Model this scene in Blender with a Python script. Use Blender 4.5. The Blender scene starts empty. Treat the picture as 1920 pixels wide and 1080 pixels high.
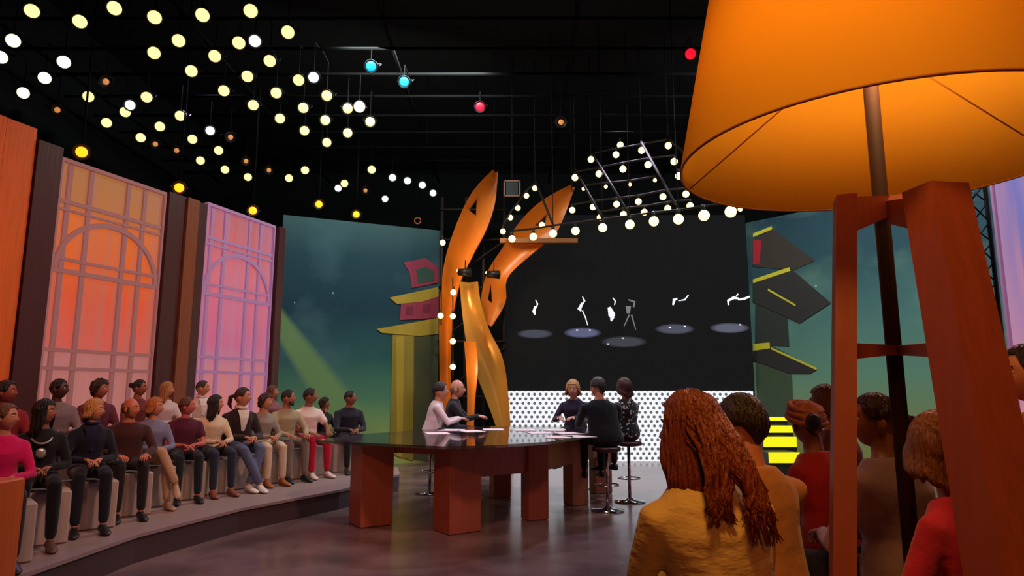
import bpy, bmesh, math, random
from mathutils import Vector, Matrix, noise
random.seed(7)
S = bpy.context.scene
COL = S.collection
F_PX = 1250.0; PITCH = math.radians(8.87); CAM_H = 1.5
R = math.radians
def V(*a): return Vector(a)
def lin(r, g, b):
    f = lambda c: (c/255/12.92) if c/255 <= .04045 else ((c/255+.055)/1.055)**2.4
    return (f(r), f(g), f(b), 1.0)

# ------------------------------------------------------------------ camera, world, exposure, large lights
cam = bpy.data.cameras.new('camera'); camo = bpy.data.objects.new('camera', cam); COL.objects.link(camo)
camo.location = (0, 0, CAM_H); camo.rotation_euler = (math.pi/2+PITCH, 0, 0)
cam.sensor_width = 36; cam.lens = 36*F_PX/1920; cam.clip_start = .05; cam.clip_end = 100
S.camera = camo
w = bpy.data.worlds.new('world'); S.world = w; w.use_nodes = True
w.node_tree.nodes['Background'].inputs[0].default_value = (.010, .010, .016, 1)
w.node_tree.nodes['Background'].inputs[1].default_value = 1.0
vs = S.view_settings; vs.view_transform = 'Standard'; vs.look = 'None'; vs.gamma = 1; vs.exposure = 0.0
vs.use_curve_mapping = False

def light(name, kind, loc, target, energy, color, size=1.0, size_y=None, spot=60, blend=.5):
    l = bpy.data.lights.new(name, kind); l.energy = energy; l.color = color[:3]
    if kind == 'AREA':
        l.size = size
        if size_y: l.shape = 'RECTANGLE'; l.size_y = size_y
    elif kind == 'SPOT':
        l.spot_size = R(spot); l.spot_blend = blend; l.shadow_soft_size = size
    else: l.shadow_soft_size = size
    o = bpy.data.objects.new(name, l); COL.objects.link(o); o.location = loc
    if target is not None:
        o.rotation_euler = (Vector(target)-Vector(loc)).to_track_quat('-Z', 'Y').to_euler()
    return o
# stage lamps (all hang above the picture or beside it)
light('audience_wash', 'SPOT', (2.5, 3.0, 6.8), (-4.0, 8.2, .9), 950, (1, .62, .50), .35, spot=58, blend=.8)
light('audience_side_wash', 'SPOT', (-1.5, 1.5, 6.0), (-4.2, 6.6, .9), 260, (1, .50, .42), .35, spot=70, blend=.8)
light('audience_violet_back_wash', 'SPOT', (-6.0, 12.5, 7.5), (-4.0, 8.0, 1.0), 380, (.75, .45, 1), .3, spot=75, blend=.8)
light('desk_key', 'SPOT', (-.5, 5.0, 8.0), (.3, 10.6, 1.0), 900, (1, .80, .80), .3, spot=42, blend=.7)
light('desk_back_violet', 'SPOT', (2.5, 13.8, 7.6), (.8, 9.3, .5), 1400, (.80, .70, 1), .3, spot=60, blend=.8)
light('desk_front_red', 'SPOT', (-2.2, 2.0, 3.6), (-.4, 8.0, .4), 250, (1, .36, .24), .25, spot=38, blend=.8)
light('left_backdrop_wash', 'AREA', (-1.6, 10.6, 7.2), (-2.9, 14.0, 2.6), 240, (.85, 1, .92), 2.5, 1.0)
light('right_backdrop_wash', 'AREA', (5.2, 9.6, 7.2), (7.0, 13.2, 2.4), 330, (.88, 1, .95), 3.0, 1.0)
light('sculpture_wash', 'SPOT', (-1.8, 8.6, 6.9), (-.6, 14.0, 4.1), 700, (1, .62, .28), .2, spot=26, blend=.6)
light('foreground_amber', 'SPOT', (.35, .9, 3.9), (.95, 2.6, 1.0), 170, (1, .50, .10), .22, spot=75, blend=.8)
light('stand_red', 'SPOT', (.2, -1.6, 2.7), (1.6, 2.2, 1.1), 95, (1, .30, .12), .3, spot=50, blend=.8)
light('right_audience_rose', 'SPOT', (4.5, 6.5, 4.6), (1.8, 3.0, 1.0), 260, (1, .50, .42), .3, spot=60, blend=.8)
light('left_wall_warm', 'SPOT', (-1.0, 4.0, 6.5), (-5.6, 8.0, 2.6), 480, (1, .42, .20), .3, spot=70, blend=.8)

# ------------------------------------------------------------------ picture geometry helpers
def ray(px, py):
    x = (px-960)/F_PX; y = (540-py)/F_PX
    return V(x, math.cos(PITCH)-math.sin(PITCH)*y, math.sin(PITCH)+math.cos(PITCH)*y)
C0 = V(0, 0, CAM_H)
def at(px, py, Y):
    d = ray(px, py); return C0+d*(Y/d.y)
def atz(px, py, z):
    d = ray(px, py); return C0+d*((z-CAM_H)/d.z)
def onwall(px, py, a, b, off=0.0):
    """point on the vertical plane through plan points a, b; off moves it towards the camera"""
    a = V(a[0], a[1], 0); b = V(b[0], b[1], 0); n = (b-a).cross(V(0, 0, 1)).normalized()
    if n.dot(C0-a) < 0: n = -n
    d = ray(px, py); t = (a+n*off-C0).dot(n)/d.dot(n)
    return C0+d*t

# ------------------------------------------------------------------ materials
MATS = {}
def mat(name, rgb, rough=.6, metal=0, emit=0, bump=0, bscale=8, vary=0, stretch=None, spec=.5, alpha=1, sheen=0, ecol=None, trans=0):
    if name in MATS: return MATS[name]
    m = bpy.data.materials.new(name); m.use_nodes = True; MATS[name] = m
    nt = m.node_tree; b = nt.nodes['Principled BSDF']; L = nt.links.new
    c = lin(*rgb)
    b.inputs['Base Color'].default_value = c; b.inputs['Roughness'].default_value = rough
    b.inputs['Metallic'].default_value = metal; b.inputs['Specular IOR Level'].default_value = spec
    if trans: b.inputs['Transmission Weight'].default_value = trans
    if emit:
        b.inputs['Emission Color'].default_value = lin(*ecol) if ecol else c; b.inputs['Emission Strength'].default_value = emit
        m.cycles.emission_sampling = 'NONE'
    b.inputs['Alpha'].default_value = alpha
    if sheen: b.inputs['Sheen Weight'].default_value = sheen
    if bump or vary:
        tc = nt.nodes.new('ShaderNodeTexCoord'); mp = nt.nodes.new('ShaderNodeMapping')
        if stretch: mp.inputs['Scale'].default_value = stretch
        L(tc.outputs['Object'], mp.inputs['Vector'])
        n = nt.nodes.new('ShaderNodeTexNoise'); n.inputs['Scale'].default_value = bscale; n.inputs['Detail'].default_value = 4
        L(mp.outputs['Vector'], n.inputs['Vector'])
        if bump:
            bp = nt.nodes.new('ShaderNodeBump'); bp.inputs['Strength'].default_value = bump; bp.inputs['Distance'].default_value = .03
            L(n.outputs['Fac'], bp.inputs['Height']); L(bp.outputs['Normal'], b.inputs['Normal'])
        if vary:
            mx = nt.nodes.new('ShaderNodeMix'); mx.data_type = 'RGBA'
            k = 1-vary
            mx.inputs['A'].default_value = (c[0]*k, c[1]*k, c[2]*k, 1); mx.inputs['B'].default_value = tuple(min(1, q*(1+vary)) for q in c[:3])+(1,)
            L(n.outputs['Fac'], mx.inputs['Factor']); L(mx.outputs['Result'], b.inputs['Base Color'])
    return m
def cloth(rgb, bump=.5):
    return mat('cloth_%d_%d_%d' % rgb, rgb, .85, bump=bump, bscale=9, vary=.12, sheen=.15, spec=.2)
def skinm(rgb): return mat('skin_%d_%d_%d' % rgb, rgb, .5, bump=.05, bscale=60, vary=.06)
def hairm(rgb): return mat('hair_%d_%d_%d' % rgb, rgb, .45, bump=.9, bscale=22, vary=.35, stretch=(4, 4, .35))
def wood(name, rgb, rough=.45): return mat(name, rgb, rough, bump=.12, bscale=5, vary=.22, stretch=(6, 6, .5))

# ------------------------------------------------------------------ mesh builder
class MB:
    def __init__(s): s.v = []; s.f = []; s.uv = {}; s.mi = []; s.sm = True
    def add(s, vs_, fs, mi=0):
        o = len(s.v); s.v += [Vector(q) for q in vs_]; s.f += [tuple(i+o for i in f) for f in fs]; s.mi += [mi]*len(fs); return s
    def box(s, c, size, rz=0, mi=0, M=None, bev=0):
        x, y, z = (q/2 for q in size); vv = []
        rot = M if M is not None else Matrix.Rotation(rz, 3, 'Z')
        c = Vector(c)
        if not bev:
            for dz in (-z, z):
                for dx, dy in ((-x, -y), (x, -y), (x, y), (-x, y)): vv.append(c+rot@V(dx, dy, dz))
            return s.add(vv, [(3, 2, 1, 0), (4, 5, 6, 7), (0, 1, 5, 4), (1, 2, 6, 5), (2, 3, 7, 6), (3, 0, 4, 7)], mi)
        e = bev   # chamfered box: 3 rings of octagon-like section
        def ring(dx, dy, dz):
            return [c+rot@V(a, b_, dz) for a, b_ in ((-dx+e, -dy), (dx-e, -dy), (dx, -dy+e), (dx, dy-e), (dx-e, dy), (-dx+e, dy), (-dx, dy-e), (-dx, -dy+e))]
        rr = [ring(x-e, y-e, -z), ring(x, y, -z+e), ring(x, y, z-e), ring(x-e, y-e, z)]
        return s.loft(rr, mi=mi)
    def loft(s, rings, caps=True, mi=0, closed=True):
        n = len(rings[0]); vv = [p for r in rings for p in r]; fs = []
        for k in range(len(rings)-1):
            for i in range(n if closed else n-1):
                j = (i+1) % n; fs.append((k*n+i, k*n+j, (k+1)*n+j, (k+1)*n+i))
        if caps: fs.append(tuple(range(n))[::-1]); fs.append(tuple(range((len(rings)-1)*n, len(rings)*n)))
        return s.add(vv, fs, mi)
    def tube(s, pts, rad, seg=8, mi=0, rnd=False, flat=1.0, up=None):
        pts = [Vector(p) for p in pts]
        if not isinstance(rad, (list, tuple)): rad = [rad]*len(pts)
        if rnd:
            d0 = (pts[0]-pts[1]).normalized(); d1 = (pts[-1]-pts[-2]).normalized(); r0, r1 = rad[0], rad[-1]
            A = [(pts[0]+d0*r0*math.sin(a), r0*math.cos(a)) for a in (1.45, .95, .5)]
            B = [(pts[-1]+d1*r1*math.sin(a), r1*math.cos(a)) for a in (.5, .95, 1.45)]
            rad = [q[1] for q in A]+list(rad)+[q[1] for q in B]; pts = [q[0] for q in A]+pts+[q[0] for q in B]
        rings = []; pu = Vector(up) if up else None
        for i, p in enumerate(pts):
            t = (pts[min(i+1, len(pts)-1)]-pts[max(i-1, 0)])
            if t.length < 1e-9: t = V(0, 0, 1)
            t.normalize()
            if pu is None: pu = t.orthogonal()
            a = (pu-t*pu.dot(t))
            if a.length < 1e-6: a = t.orthogonal()
            a.normalize(); b = t.cross(a); pu = a
            rings.append([p+(a*math.cos(q)*flat+b*math.sin(q))*rad[i] for q in (2*math.pi*k/seg for k in range(seg))])
        return s.loft(rings, mi=mi)
    def lathe(s, c, prof, seg=20, M=None, mi=0):
        c = Vector(c); rings = []
        for r, z in prof:
            rg = [V(r*math.cos(2*math.pi*k/seg), r*math.sin(2*math.pi*k/seg), z) for k in range(seg)]
            rings.append([c+(M@q if M is not None else q) for q in rg])
        return s.loft(rings, mi=mi)
    def ball(s, c, r, seg=12, M=None, mi=0):
        if not isinstance(r, (list, tuple)): r = (r, r, r)
        c = Vector(c); rings = []; n = seg//2+1
        for k in range(n):
            a = -math.pi/2+math.pi*(k+.5)/n*1.0
            a = max(-1.5, min(1.5, -math.pi/2+math.pi*k/(n-1)))
            rg = [V(r[0]*math.cos(a)*math.cos(q), r[1]*math.cos(a)*math.sin(q), r[2]*math.sin(a)) for q in (2*math.pi*i/seg for i in range(seg))]
            rings.append([c+(M@q if M is not None else q) for q in rg])
        return s.loft(rings, mi=mi)
    def prism(s, poly, z0, z1, mi=0):
        n = len(poly)
        return s.loft([[V(p[0], p[1], z0) for p in poly], [V(p[0], p[1], z1) for p in poly]], mi=mi)
    def slab(s, pts, nrm, th, mi=0):
        """polygon in space extruded by th along nrm"""
        pts = [Vector(p) for p in pts]; n = Vector(nrm)
        return s.loft([pts, [p+n*th for p in pts]], mi=mi)
    def mesh(s, name, mats):
        me = bpy.data.meshes.new(name); me.from_pydata([tuple(p) for p in s.v], [], s.f); me.validate()
        for m in (mats if isinstance(mats, (list, tuple)) else [mats]): me.materials.append(m)
        if len(me.polygons) == len(s.mi): me.polygons.foreach_set('material_index', s.mi)
        bm = bmesh.new(); bm.from_mesh(me); bmesh.ops.recalc_face_normals(bm, faces=bm.faces); bm.to_mesh(me); bm.free()
        return me
    def build(s, name, mats, parent=None, smooth=False, kind=None):
        me = s.mesh(name, mats)
        if smooth: me.polygons.foreach_set('use_smooth', [True]*len(me.polygons))
        return link(name, me, parent, kind)
def link(name, me, parent=None, kind=None):
    o = bpy.data.objects.new(name, me); COL.objects.link(o)
    if parent is not None:
        o.parent = parent; o.matrix_parent_inverse = parent_inv(parent)
    if kind: o['kind'] = kind
    return o
def parent_inv(p):
    M = p.matrix_basis.copy(); q = p
    if p.parent is not None: M = (p.parent.matrix_basis @ p.matrix_parent_inverse.copy() @ M) if True else M
    return M.inverted()
def thing(name, label, cat, loc=(0, 0, 0), rz=0, group=None):
    o = bpy.data.objects.new(name, None); COL.objects.link(o); o.empty_display_size = .1
    o.location = loc; o.rotation_euler = (0, 0, rz); return tag(o, label, cat, group)
def tag(o, label, cat, group=None):
    o['label'] = label; o['category'] = cat
    if group: o['group'] = group
    return o
def children(o): return [c for c in COL.objects if c.parent == o]
def copy_tree(src, kids, loc, rz=None, label=None, group=None, rot=None):
    r = src.copy(); COL.objects.link(r); r.location = loc
    if rz is not None: r.rotation_euler = (0, 0, rz)
    if rot is not None: r.rotation_euler = rot
    if label: r['label'] = label
    if group: r['group'] = group
    for c in kids:
        q = c.copy(); COL.objects.link(q); q.parent = r
    return r
def remeshed(mb, name, mats, vox, smooth=4, fac=.5):
    me = mb.mesh('tmp', mats); o = bpy.data.objects.new('tmp', me); COL.objects.link(o)
    m = o.modifiers.new('r', 'REMESH'); m.mode = 'VOXEL'; m.voxel_size = vox; m.use_smooth_shade = True
    if smooth:
        q = o.modifiers.new('s', 'SMOOTH'); q.factor = fac; q.iterations = smooth
    dg = bpy.context.evaluated_depsgraph_get(); out = bpy.data.meshes.new_from_object(o.evaluated_get(dg)); out.name = name
    bpy.data.objects.remove(o); bpy.data.meshes.remove(me)
    out.materials.clear()
    for q in (mats if isinstance(mats, (list, tuple)) else [mats]): out.materials.append(q)
    out.polygons.foreach_set('use_smooth', [True]*len(out.polygons))
    out.polygons.foreach_set('material_index', [0]*len(out.polygons))
    return out
def uvslab(name, p4, th, material, parent=None, kind=None):
    """quad (bl, br, tr, tl) with uv 0..1, given thickness away from the camera"""
    p = [Vector(q) for q in p4]; n = (p[1]-p[0]).cross(p[3]-p[0]).normalized()
    if n.dot(C0-p[0]) > 0: n = -n
    vv = p+[q+n*th for q in p]
    fs = [(0, 1, 2, 3), (7, 6, 5, 4), (4, 5, 1, 0), (5, 6, 2, 1), (6, 7, 3, 2), (7, 4, 0, 3)]
    me = bpy.data.meshes.new(name); me.from_pydata([tuple(q) for q in vv], [], fs)
    uvl = me.uv_layers.new(name='UVMap'); cs = [(0, 0), (1, 0), (1, 1), (0, 1)]*2
    for lp in me.loops: uvl.data[lp.index].uv = cs[lp.vertex_index]
    me.materials.append(material)
    return link(name, me, parent, kind)

# ------------------------------------------------------------------ node material tools
def nodemat(name):
    m = bpy.data.materials.new(name); m.use_nodes = True; nt = m.node_tree
    return m, nt, nt.nodes['Principled BSDF']
def N(nt, t, **k):
    n = nt.nodes.new(t)
    for a, b in k.items(): setattr(n, a, b)
    return n
def math_(nt, op, a, b=None, c=None, clamp=False):
    n = N(nt, 'ShaderNodeMath', operation=op); n.use_clamp = clamp
    for i, q in enumerate((a, b, c)):
        if q is None: continue
        if isinstance(q, (int, float)): n.inputs[i].default_value = q
        else: nt.links.new(q, n.inputs[i])
    return n.outputs[0]
def ramp(nt, fac, stops, interp='LINEAR'):
    r = N(nt, 'ShaderNodeValToRGB'); r.color_ramp.interpolation = interp; e = r.color_ramp.elements
    while len(e) < len(stops): e.new(.5)
    for i, (p, c) in enumerate(stops): e[i].position = p; e[i].color = lin(*c)
    nt.links.new(fac, r.inputs[0]); return r.outputs[0]
def mixc(nt, f, a, b):
    m = N(nt, 'ShaderNodeMix', data_type='RGBA')
    if isinstance(f, (int, float)): m.inputs['Factor'].default_value = f
    else: nt.links.new(f, m.inputs['Factor'])
    for k, q in (('A', a), ('B', b)):
        if isinstance(q, tuple): m.inputs[k].default_value = lin(*q)
        else: nt.links.new(q, m.inputs[k])
    return m.outputs['Result']
def uvs(nt):
    t = N(nt, 'ShaderNodeTexCoord'); s = N(nt, 'ShaderNodeSeparateXYZ'); nt.links.new(t.outputs['UV'], s.inputs[0])
    return t.outputs['UV'], s.outputs[0], s.outputs[1]

# ------------------------------------------------------------------ the setting
m, nt, b = nodemat('studio_floor')
tc = N(nt, 'ShaderNodeTexCoord'); n1 = N(nt, 'ShaderNodeTexNoise'); n1.inputs['Scale'].default_value = 1.3; n1.inputs['Detail'].default_value = 5
nt.links.new(tc.outputs['Object'], n1.inputs['Vector'])
nt.links.new(ramp(nt, n1.outputs['Fac'], [(.35, (96, 74, 74)), (.65, (132, 106, 104))]), b.inputs['Base Color'])
nt.links.new(math_(nt, 'MULTIPLY_ADD', n1.outputs['Fac'], .2, .12), b.inputs['Roughness'])
M_floor = m
MB().box((0, 9, -.05), (18, 26, .1)).build('floor', M_floor, kind='structure')
M_black = mat('black_masking', (17, 17, 20), .9, bump=.1, bscale=3)
MB().box((0, 9, 9.05), (18, 26, .1)).build('ceiling', M_black, kind='structure')
MB().box((-9.05, 9, 4.5), (.1, 26, 9)).build('wall_left', M_black, kind='structure')
MB().box((9.05, 9, 4.5), (.1, 26, 9)).build('wall_right', M_black, kind='structure')
MB().box((0, 22.05, 4.5), (18.2, .1, 9)).build('wall_back', M_black, kind='structure')
MB().box((0, -4.05, 4.5), (18.2, .1, 9)).build('wall_front', M_black, kind='structure')

M_plat = mat('platform_laminate', (150, 128, 124), .4, bump=.05, vary=.1)
M_platedge = mat('platform_edge', (70, 50, 50), .5)
PZ = .25
edge = [(-1.75, 10.6), (-2.24, 8.95), (-2.97, 7.55), (-3.35, 6.2), (-3.42, 4.8), (-3.2, 2.5)]
pl = MB().prism([(-7.45, 2.5), (-4.3, 12.05), (-3.1, 12.2), (-1.9, 11.6)]+edge, 0.001, PZ-.03).build('audience_platform', M_platedge)
tag(pl, 'low grey platform carrying the rows of spectators on the left', 'platform')
MB().prism([(-7.43, 2.52), (-4.3, 12.03), (-3.1, 12.18), (-1.92, 11.58)]+[(x+.02, y) for x, y in edge], PZ-.03, PZ).build('deck_top', M_plat, pl)
bp_ = tag(MB().prism([(-7.2, 3), (-4.40, 11.3), (-3.9, 11.3), (-3.75, 10.35), (-4.55, 9.0), (-4.75, 7.0), (-4.75, 3)], PZ, .45).build('rear_riser', M_plat), 'raised grey step under the rear row of spectators', 'riser')
rp = tag(MB().prism([(.5, -1.5), (.5, 4.6), (6.6, 4.6), (6.6, -1.5)], .001, .22).build('foreground_riser', M_plat), 'low riser under the spectators beside the tall lamp stand', 'riser')

# ------------------------------------------------------------------ left set wall: window lightboxes, pillar, wooden panel
WA, WB = (-5.9, 7.4), (-4.25, 12.2)
def wallX(px, z0, z1, off=0):
    p = onwall(px, 500, WA, WB, off); return V(p.x, p.y, z0), V(p.x, p.y, z1)
wd = V(WB[0]-WA[0], WB[1]-WA[1], 0).normalized(); wn = V(wd.y, -wd.x, 0)
def pane_mat(name, stops, stripe, pale, amt):
    m, nt, b = nodemat(name); uv, u, v = uvs(nt)
    base = ramp(nt, v, stops)
    nz = N(nt, 'ShaderNodeTexNoise'); nz.inputs['Scale'].default_value = 1; nz.inputs['Detail'].default_value = 2
    cb = N(nt, 'ShaderNodeCombineXYZ'); nt.links.new(math_(nt, 'MULTIPLY', u, stripe), cb.inputs[0]); nt.links.new(math_(nt, 'MULTIPLY', v, 1.2), cb.inputs[1])
    nt.links.new(cb.outputs[0], nz.inputs['Vector'])
    f = math_(nt, 'MULTIPLY', math_(nt, 'SMOOTHSTEP' if False else 'MULTIPLY_ADD', nz.outputs['Fac'], 4.0, -1.6, clamp=True), amt)
    # paler margins at the sides and foot
    side = math_(nt, 'MULTIPLY', math_(nt, 'ABSOLUTE', math_(nt, 'SUBTRACT', u, .5)), 2.0)
    sm = math_(nt, 'MULTIPLY_ADD', side, 4.0, -3.0, clamp=True)
    f2 = math_(nt, 'MAXIMUM', f, math_(nt, 'MULTIPLY', sm, .55))
    c = mixc(nt, f2, base, pale)
    b.inputs['Base Color'].default_value = (.02, .02, .02, 1); b.inputs['Roughness'].default_value = .6
    nt.links.new(c, b.inputs['Emission Color']); b.inputs['Emission Strength'].default_value = .76
    return m
M_pane1 = pane_mat('orange_backlit_fabric', [(0, (192, 122, 118)), (.38, (196, 116, 112)), (.40, (224, 88, 78)), (.56, (234, 82, 42)), (.68, (240, 96, 18)), (.83, (236, 108, 18)), (.87, (198, 112, 44)), (1, (184, 114, 54))], 11, (180, 112, 98), .5)
M_pane2 = pane_mat('rose_backlit_fabric', [(0, (226, 128, 100)), (.33, (214, 122, 120)), (.40, (200, 116, 142)), (.45, (212, 98, 136)), (.6, (226, 104, 130)), (.74, (232, 108, 118)), (.88, (222, 98, 98)), (1, (198, 102, 106))], 11, (190, 128, 160), .6)
M_munt = mat('mauve_muntin_glow', (134, 98, 104), .6, emit=.42, ecol=(150, 88, 84))  # backlight painted into frame and grid bars as a faint glow
M_munt2 = mat('violet_muntin_glow', (142, 108, 140), .6, emit=.42, ecol=(160, 100, 146))  # violet version, same painted glow
M_maroon = wood('maroon_post_wood', (72, 34, 36)); M_brown = wood('brown_post_wood', (128, 66, 40)); M_orw = wood('orange_plank_wood', (216, 104, 34))
def lightbox(n, xl, xr, zt, zb, pm, mm):
    a0, a1 = wallX(xl, zb, zt); b0, b1 = wallX(xr, zb, zt)
    L = (b0-a0).length
    root = MB()
    def P(u, v, o): return a0+(b0-a0)*u+V(0, 0, (zt-zb)*v)+wn*o
    fw = .022
    def bar(u0, v0, u1, v1, o0=-.02, o1=.05):
        return [P(u0, v0, o0), P(u1, v0, o0), P(u1, v1, o0), P(u0, v1, o0)], wn, o1-o0
    # frame is the window itself
    fr = MB(); W = .045
    for r_ in ((0, 0, 1, .012), (0, .988, 1, 1), (0, .012, .018, .988), (.982, .012, 1, .988)): fr.slab(*bar(*r_))
    win = fr.build('window_%d' % n, mm, kind='structure')
    win['label'] = ('tall backlit window lightbox glowing orange, left of the brown pillar', 'tall backlit window lightbox glowing rose, right of the brown pillar')[n-1]
    uvslab('pane', [P(.018, .012, 0), P(.982, .012, 0), P(.982, .988, 0), P(.018, .988, 0)], .02, pm, win)
    for u in (.09, .27, .62, .79):  # window grid shadow on the lit fabric, shaped as raised bars
        q = MB(); q.slab(*bar(u-.019, .012, u+.019, .988, 0, .03)); q.build('muntin_shadow_bar', mm, win)
    for v, h in ((.862, .013), (.836, .008), (.678, .010), (.640, .015), (.392, .012), (.335, .012)):
        q = MB(); q.slab(*bar(.018, v-h/2, .982, v+h/2, .002, .036)); q.build('muntin_shadow_bar', mm, win)
    ar = MB(); pts_o = []; pts_i = []
    for k in range(25):
        a = math.pi*k/24; pts_o.append((.5-.478*math.cos(a), .645+.182*math.sin(a))); pts_i.append((.5-.445*math.cos(a), .645+.164*math.sin(a)))
    rings = [[P(*pts_o[k], .002), P(*pts_o[k], .04), P(*pts_i[k], .04), P(*pts_i[k], .002)] for k in range(25)]
    ar.loft(rings).build('arched_shadow_bar', mm, win)  # arch of the grid shadow, shaped as a bar too
    return P
lightbox(1, 90, 297, 4.42, .46, M_pane1, M_munt)
lightbox(2, 377, 509, 4.50, .46, M_pane2, M_munt2)
def post(name, label, x0, x1, zt, m_, off0, off1, cat='pillar', parts=None):
    a0, _ = wallX(x0, .45, zt); b0, _ = wallX(x1, .45, zt)
    t = thing(name, label, cat, (a0+b0)/2)
    for q0, q1, mm, oo in (parts or [(0, 1, m_, off1)]):
        p0 = a0+(b0-a0)*q0; p1 = a0+(b0-a0)*q1
        q = MB(); q.slab([p0+wn*off0, p1+wn*off0, p1+wn*off0+V(0, 0, zt-.45), p0+wn*off0+V(0, 0, zt-.45)], wn, oo-off0); q.build('board', mm, t)
    return t
post('pillar', 'dark maroon pillar with brown centre board between the two window lightboxes', 300, 374, 4.44, None, -.1, .1, parts=[(0, .42, M_maroon, .08), (.42, .72, M_brown, .12), (.72, 1, M_maroon, .08)])
post('maroon_post', 'dark maroon post at the left side of the orange window lightbox', 38, 87, 4.52, M_maroon, -.1, .08)
post('edge_post', 'narrow maroon post between rose window lightbox and green backdrop', 512, 524, 4.50, M_maroon, -.1, .1)
# orange plank wall at far left
t = thing('plank_panel', 'bright orange vertical plank panel at the far left behind spectators', 'panel', wallX(0, .45, 1)[0])
p36, _ = wallX(35, .45, 1)
for k in range(10):
    p0 = p36-wd*(.36*k); p1 = p36-wd*(.36*(k+.97))
    MB().slab([p0, p1, p1+V(0, 0, 4.20), p0+V(0, 0, 4.20)], wn, .05+.012*(k % 2)).build('plank', M_orw, t)
# backing carcass behind the wall
a = V(*WA, .45)-wn*.25-wd*4.4; bq = V(*WB, .45)-wn*.25
tag(MB().slab([a, bq, bq+V(0, 0, 4.0), a+V(0, 0, 4.0)], -wn, .1).build('wall_flat', M_black), 'black flat wall carrying the window lightboxes from behind', 'wall flat')

# ------------------------------------------------------------------ painted backdrops
def sky_mat(name, stops, beam, cloudc, camt, seed):
    m, nt, b = nodemat(name); uv, u, v = uvs(nt)
    c = ramp(nt, v, stops)
    nz = N(nt, 'ShaderNodeTexNoise'); nz.inputs['Scale'].default_value = 2.2; nz.inputs['Detail'].default_value = 6; nz.inputs['Roughness'].default_value = .55
    mp = N(nt, 'ShaderNodeMapping'); mp.inputs['Location'].default_value = (seed, seed*.7, 0); mp.inputs['Scale'].default_value = (1, 1.7, 1)
    nt.links.new(uv, mp.inputs['Vector']); nt.links.new(mp.outputs[0], nz.inputs['Vector'])
    f = math_(nt, 'MULTIPLY', math_(nt, 'MULTIPLY_ADD', nz.outputs['Fac'], 4, -2.1, clamp=True), camt)
    c = mixc(nt, f, c, cloudc)
    if beam:
        (u0, v0, u1, v1, w0, w1, bc) = beam
        L = math.hypot(u1-u0, v1-v0); du, dv = (u1-u0)/L, (v1-v0)/L
        uu = math_(nt, 'SUBTRACT', u, u0); vv = math_(nt, 'SUBTRACT', v, v0)
        al = math_(nt, 'ADD', math_(nt, 'MULTIPLY', uu, du), math_(nt, 'MULTIPLY', vv, dv))
        pr = math_(nt, 'ABSOLUTE', math_(nt, 'SUBTRACT', math_(nt, 'MULTIPLY', uu, dv), math_(nt, 'MULTIPLY', vv, du)))
        wd_ = math_(nt, 'MULTIPLY_ADD', al, (w1-w0)/L, w0)
        g = math_(nt, 'SUBTRACT', 1.0, math_(nt, 'DIVIDE', pr, wd_), clamp=True)
        g = math_(nt, 'MULTIPLY', math_(nt, 'MULTIPLY', g, 2.2, clamp=True), .75)
        c = mixc(nt, g, c, bc)
    vo = N(nt, 'ShaderNodeTexVoronoi'); vo.inputs['Scale'].default_value = 9; nt.links.new(uv, vo.inputs['Vector'])
    st = math_(nt, 'LESS_THAN', vo.outputs['Distance'], .045)
    c = mixc(nt, math_(nt, 'MULTIPLY', st, .5), c, (190, 215, 215))
    nt.links.new(c, b.inputs['Base Color']); b.inputs['Roughness'].default_value = .8; b.inputs['Specular IOR Level'].default_value = .15
    return m
BA, BB = (-4.5, 12.75), (-1.62, 15.1)
def quad(A_, B_, z0, z1): return [V(A_[0], A_[1], z0), V(B_[0], B_[1], z0), V(B_[0], B_[1], z1), V(A_[0], A_[1], z1)]
sk = sky_mat('night_sky_print', [(0, (172, 178, 98)), (.14, (136, 164, 104)), (.26, (84, 132, 106)), (.42, (50, 92, 96)), (.62, (34, 62, 80)), (.85, (44, 72, 86)), (1, (70, 96, 100))],
             (-.02, .60, .52, .06, .050, .12, (118, 152, 96)), (84, 116, 128), .6, 2.3)
bd = uvslab('painted_backdrop', [V(BA[0], BA[1], .002), V(BB[0], BB[1], .002), V(BB[0], BB[1], 5.2), V(BA[0], BA[1], 4.95)], .06, sk)
tag(bd, 'green night sky backdrop with a light beam and yellow column, left of the orange sculpture', 'backdrop')
PRN = {}
def flat(parent, name, pts, rgb, A_, B_, lay, label=None, rough=.7, emit=0):
    key = 'print_%d_%d_%d%s' % (rgb+('e' if emit else '',))
    mm = mat(key, rgb, rough, vary=.15, bscale=3, emit=emit)
    p3 = [onwall(x, y, A_, B_, .004+.006*lay) for x, y in pts]
    nn = V(B_[1]-A_[1], -(B_[0]-A_[0]), 0).normalized()
    if nn.dot(C0-p3[0]) < 0: nn = -nn
    o = MB().slab(p3, nn, .005).build(name, mm, parent)
    if label: o['label'] = label
    return o
OL = (142, 122, 38); YL = (172, 142, 46); DK = (74, 74, 50); PK = (150, 50, 76); PK2 = (120, 34, 60)
flat(bd, 'painted_wall', [(775, 628), (822, 622), (822, 868), (772, 862)], DK, BA, BB, 0)
flat(bd, 'painted_column', [(736, 628), (776, 626), (774, 864), (730, 850)], OL, BA, BB, 1)
flat(bd, 'painted_column_highlight', [(742, 632), (758, 630), (754, 858), (744, 855)], YL, BA, BB, 2)
flat(bd, 'painted_capital', [(706, 617), (822, 596), (822, 626), (786, 630), (716, 624)], YL, BA, BB, 3)
flat(bd, 'painted_cornice', [(730, 558), (822, 538), (822, 556), (790, 566), (744, 570)], YL, BA, BB, 3)
flat(bd, 'painted_gable', [(756, 492), (798, 484), (822, 500), (822, 530), (772, 540), (768, 512)], PK, BA, BB, 2)
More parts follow.
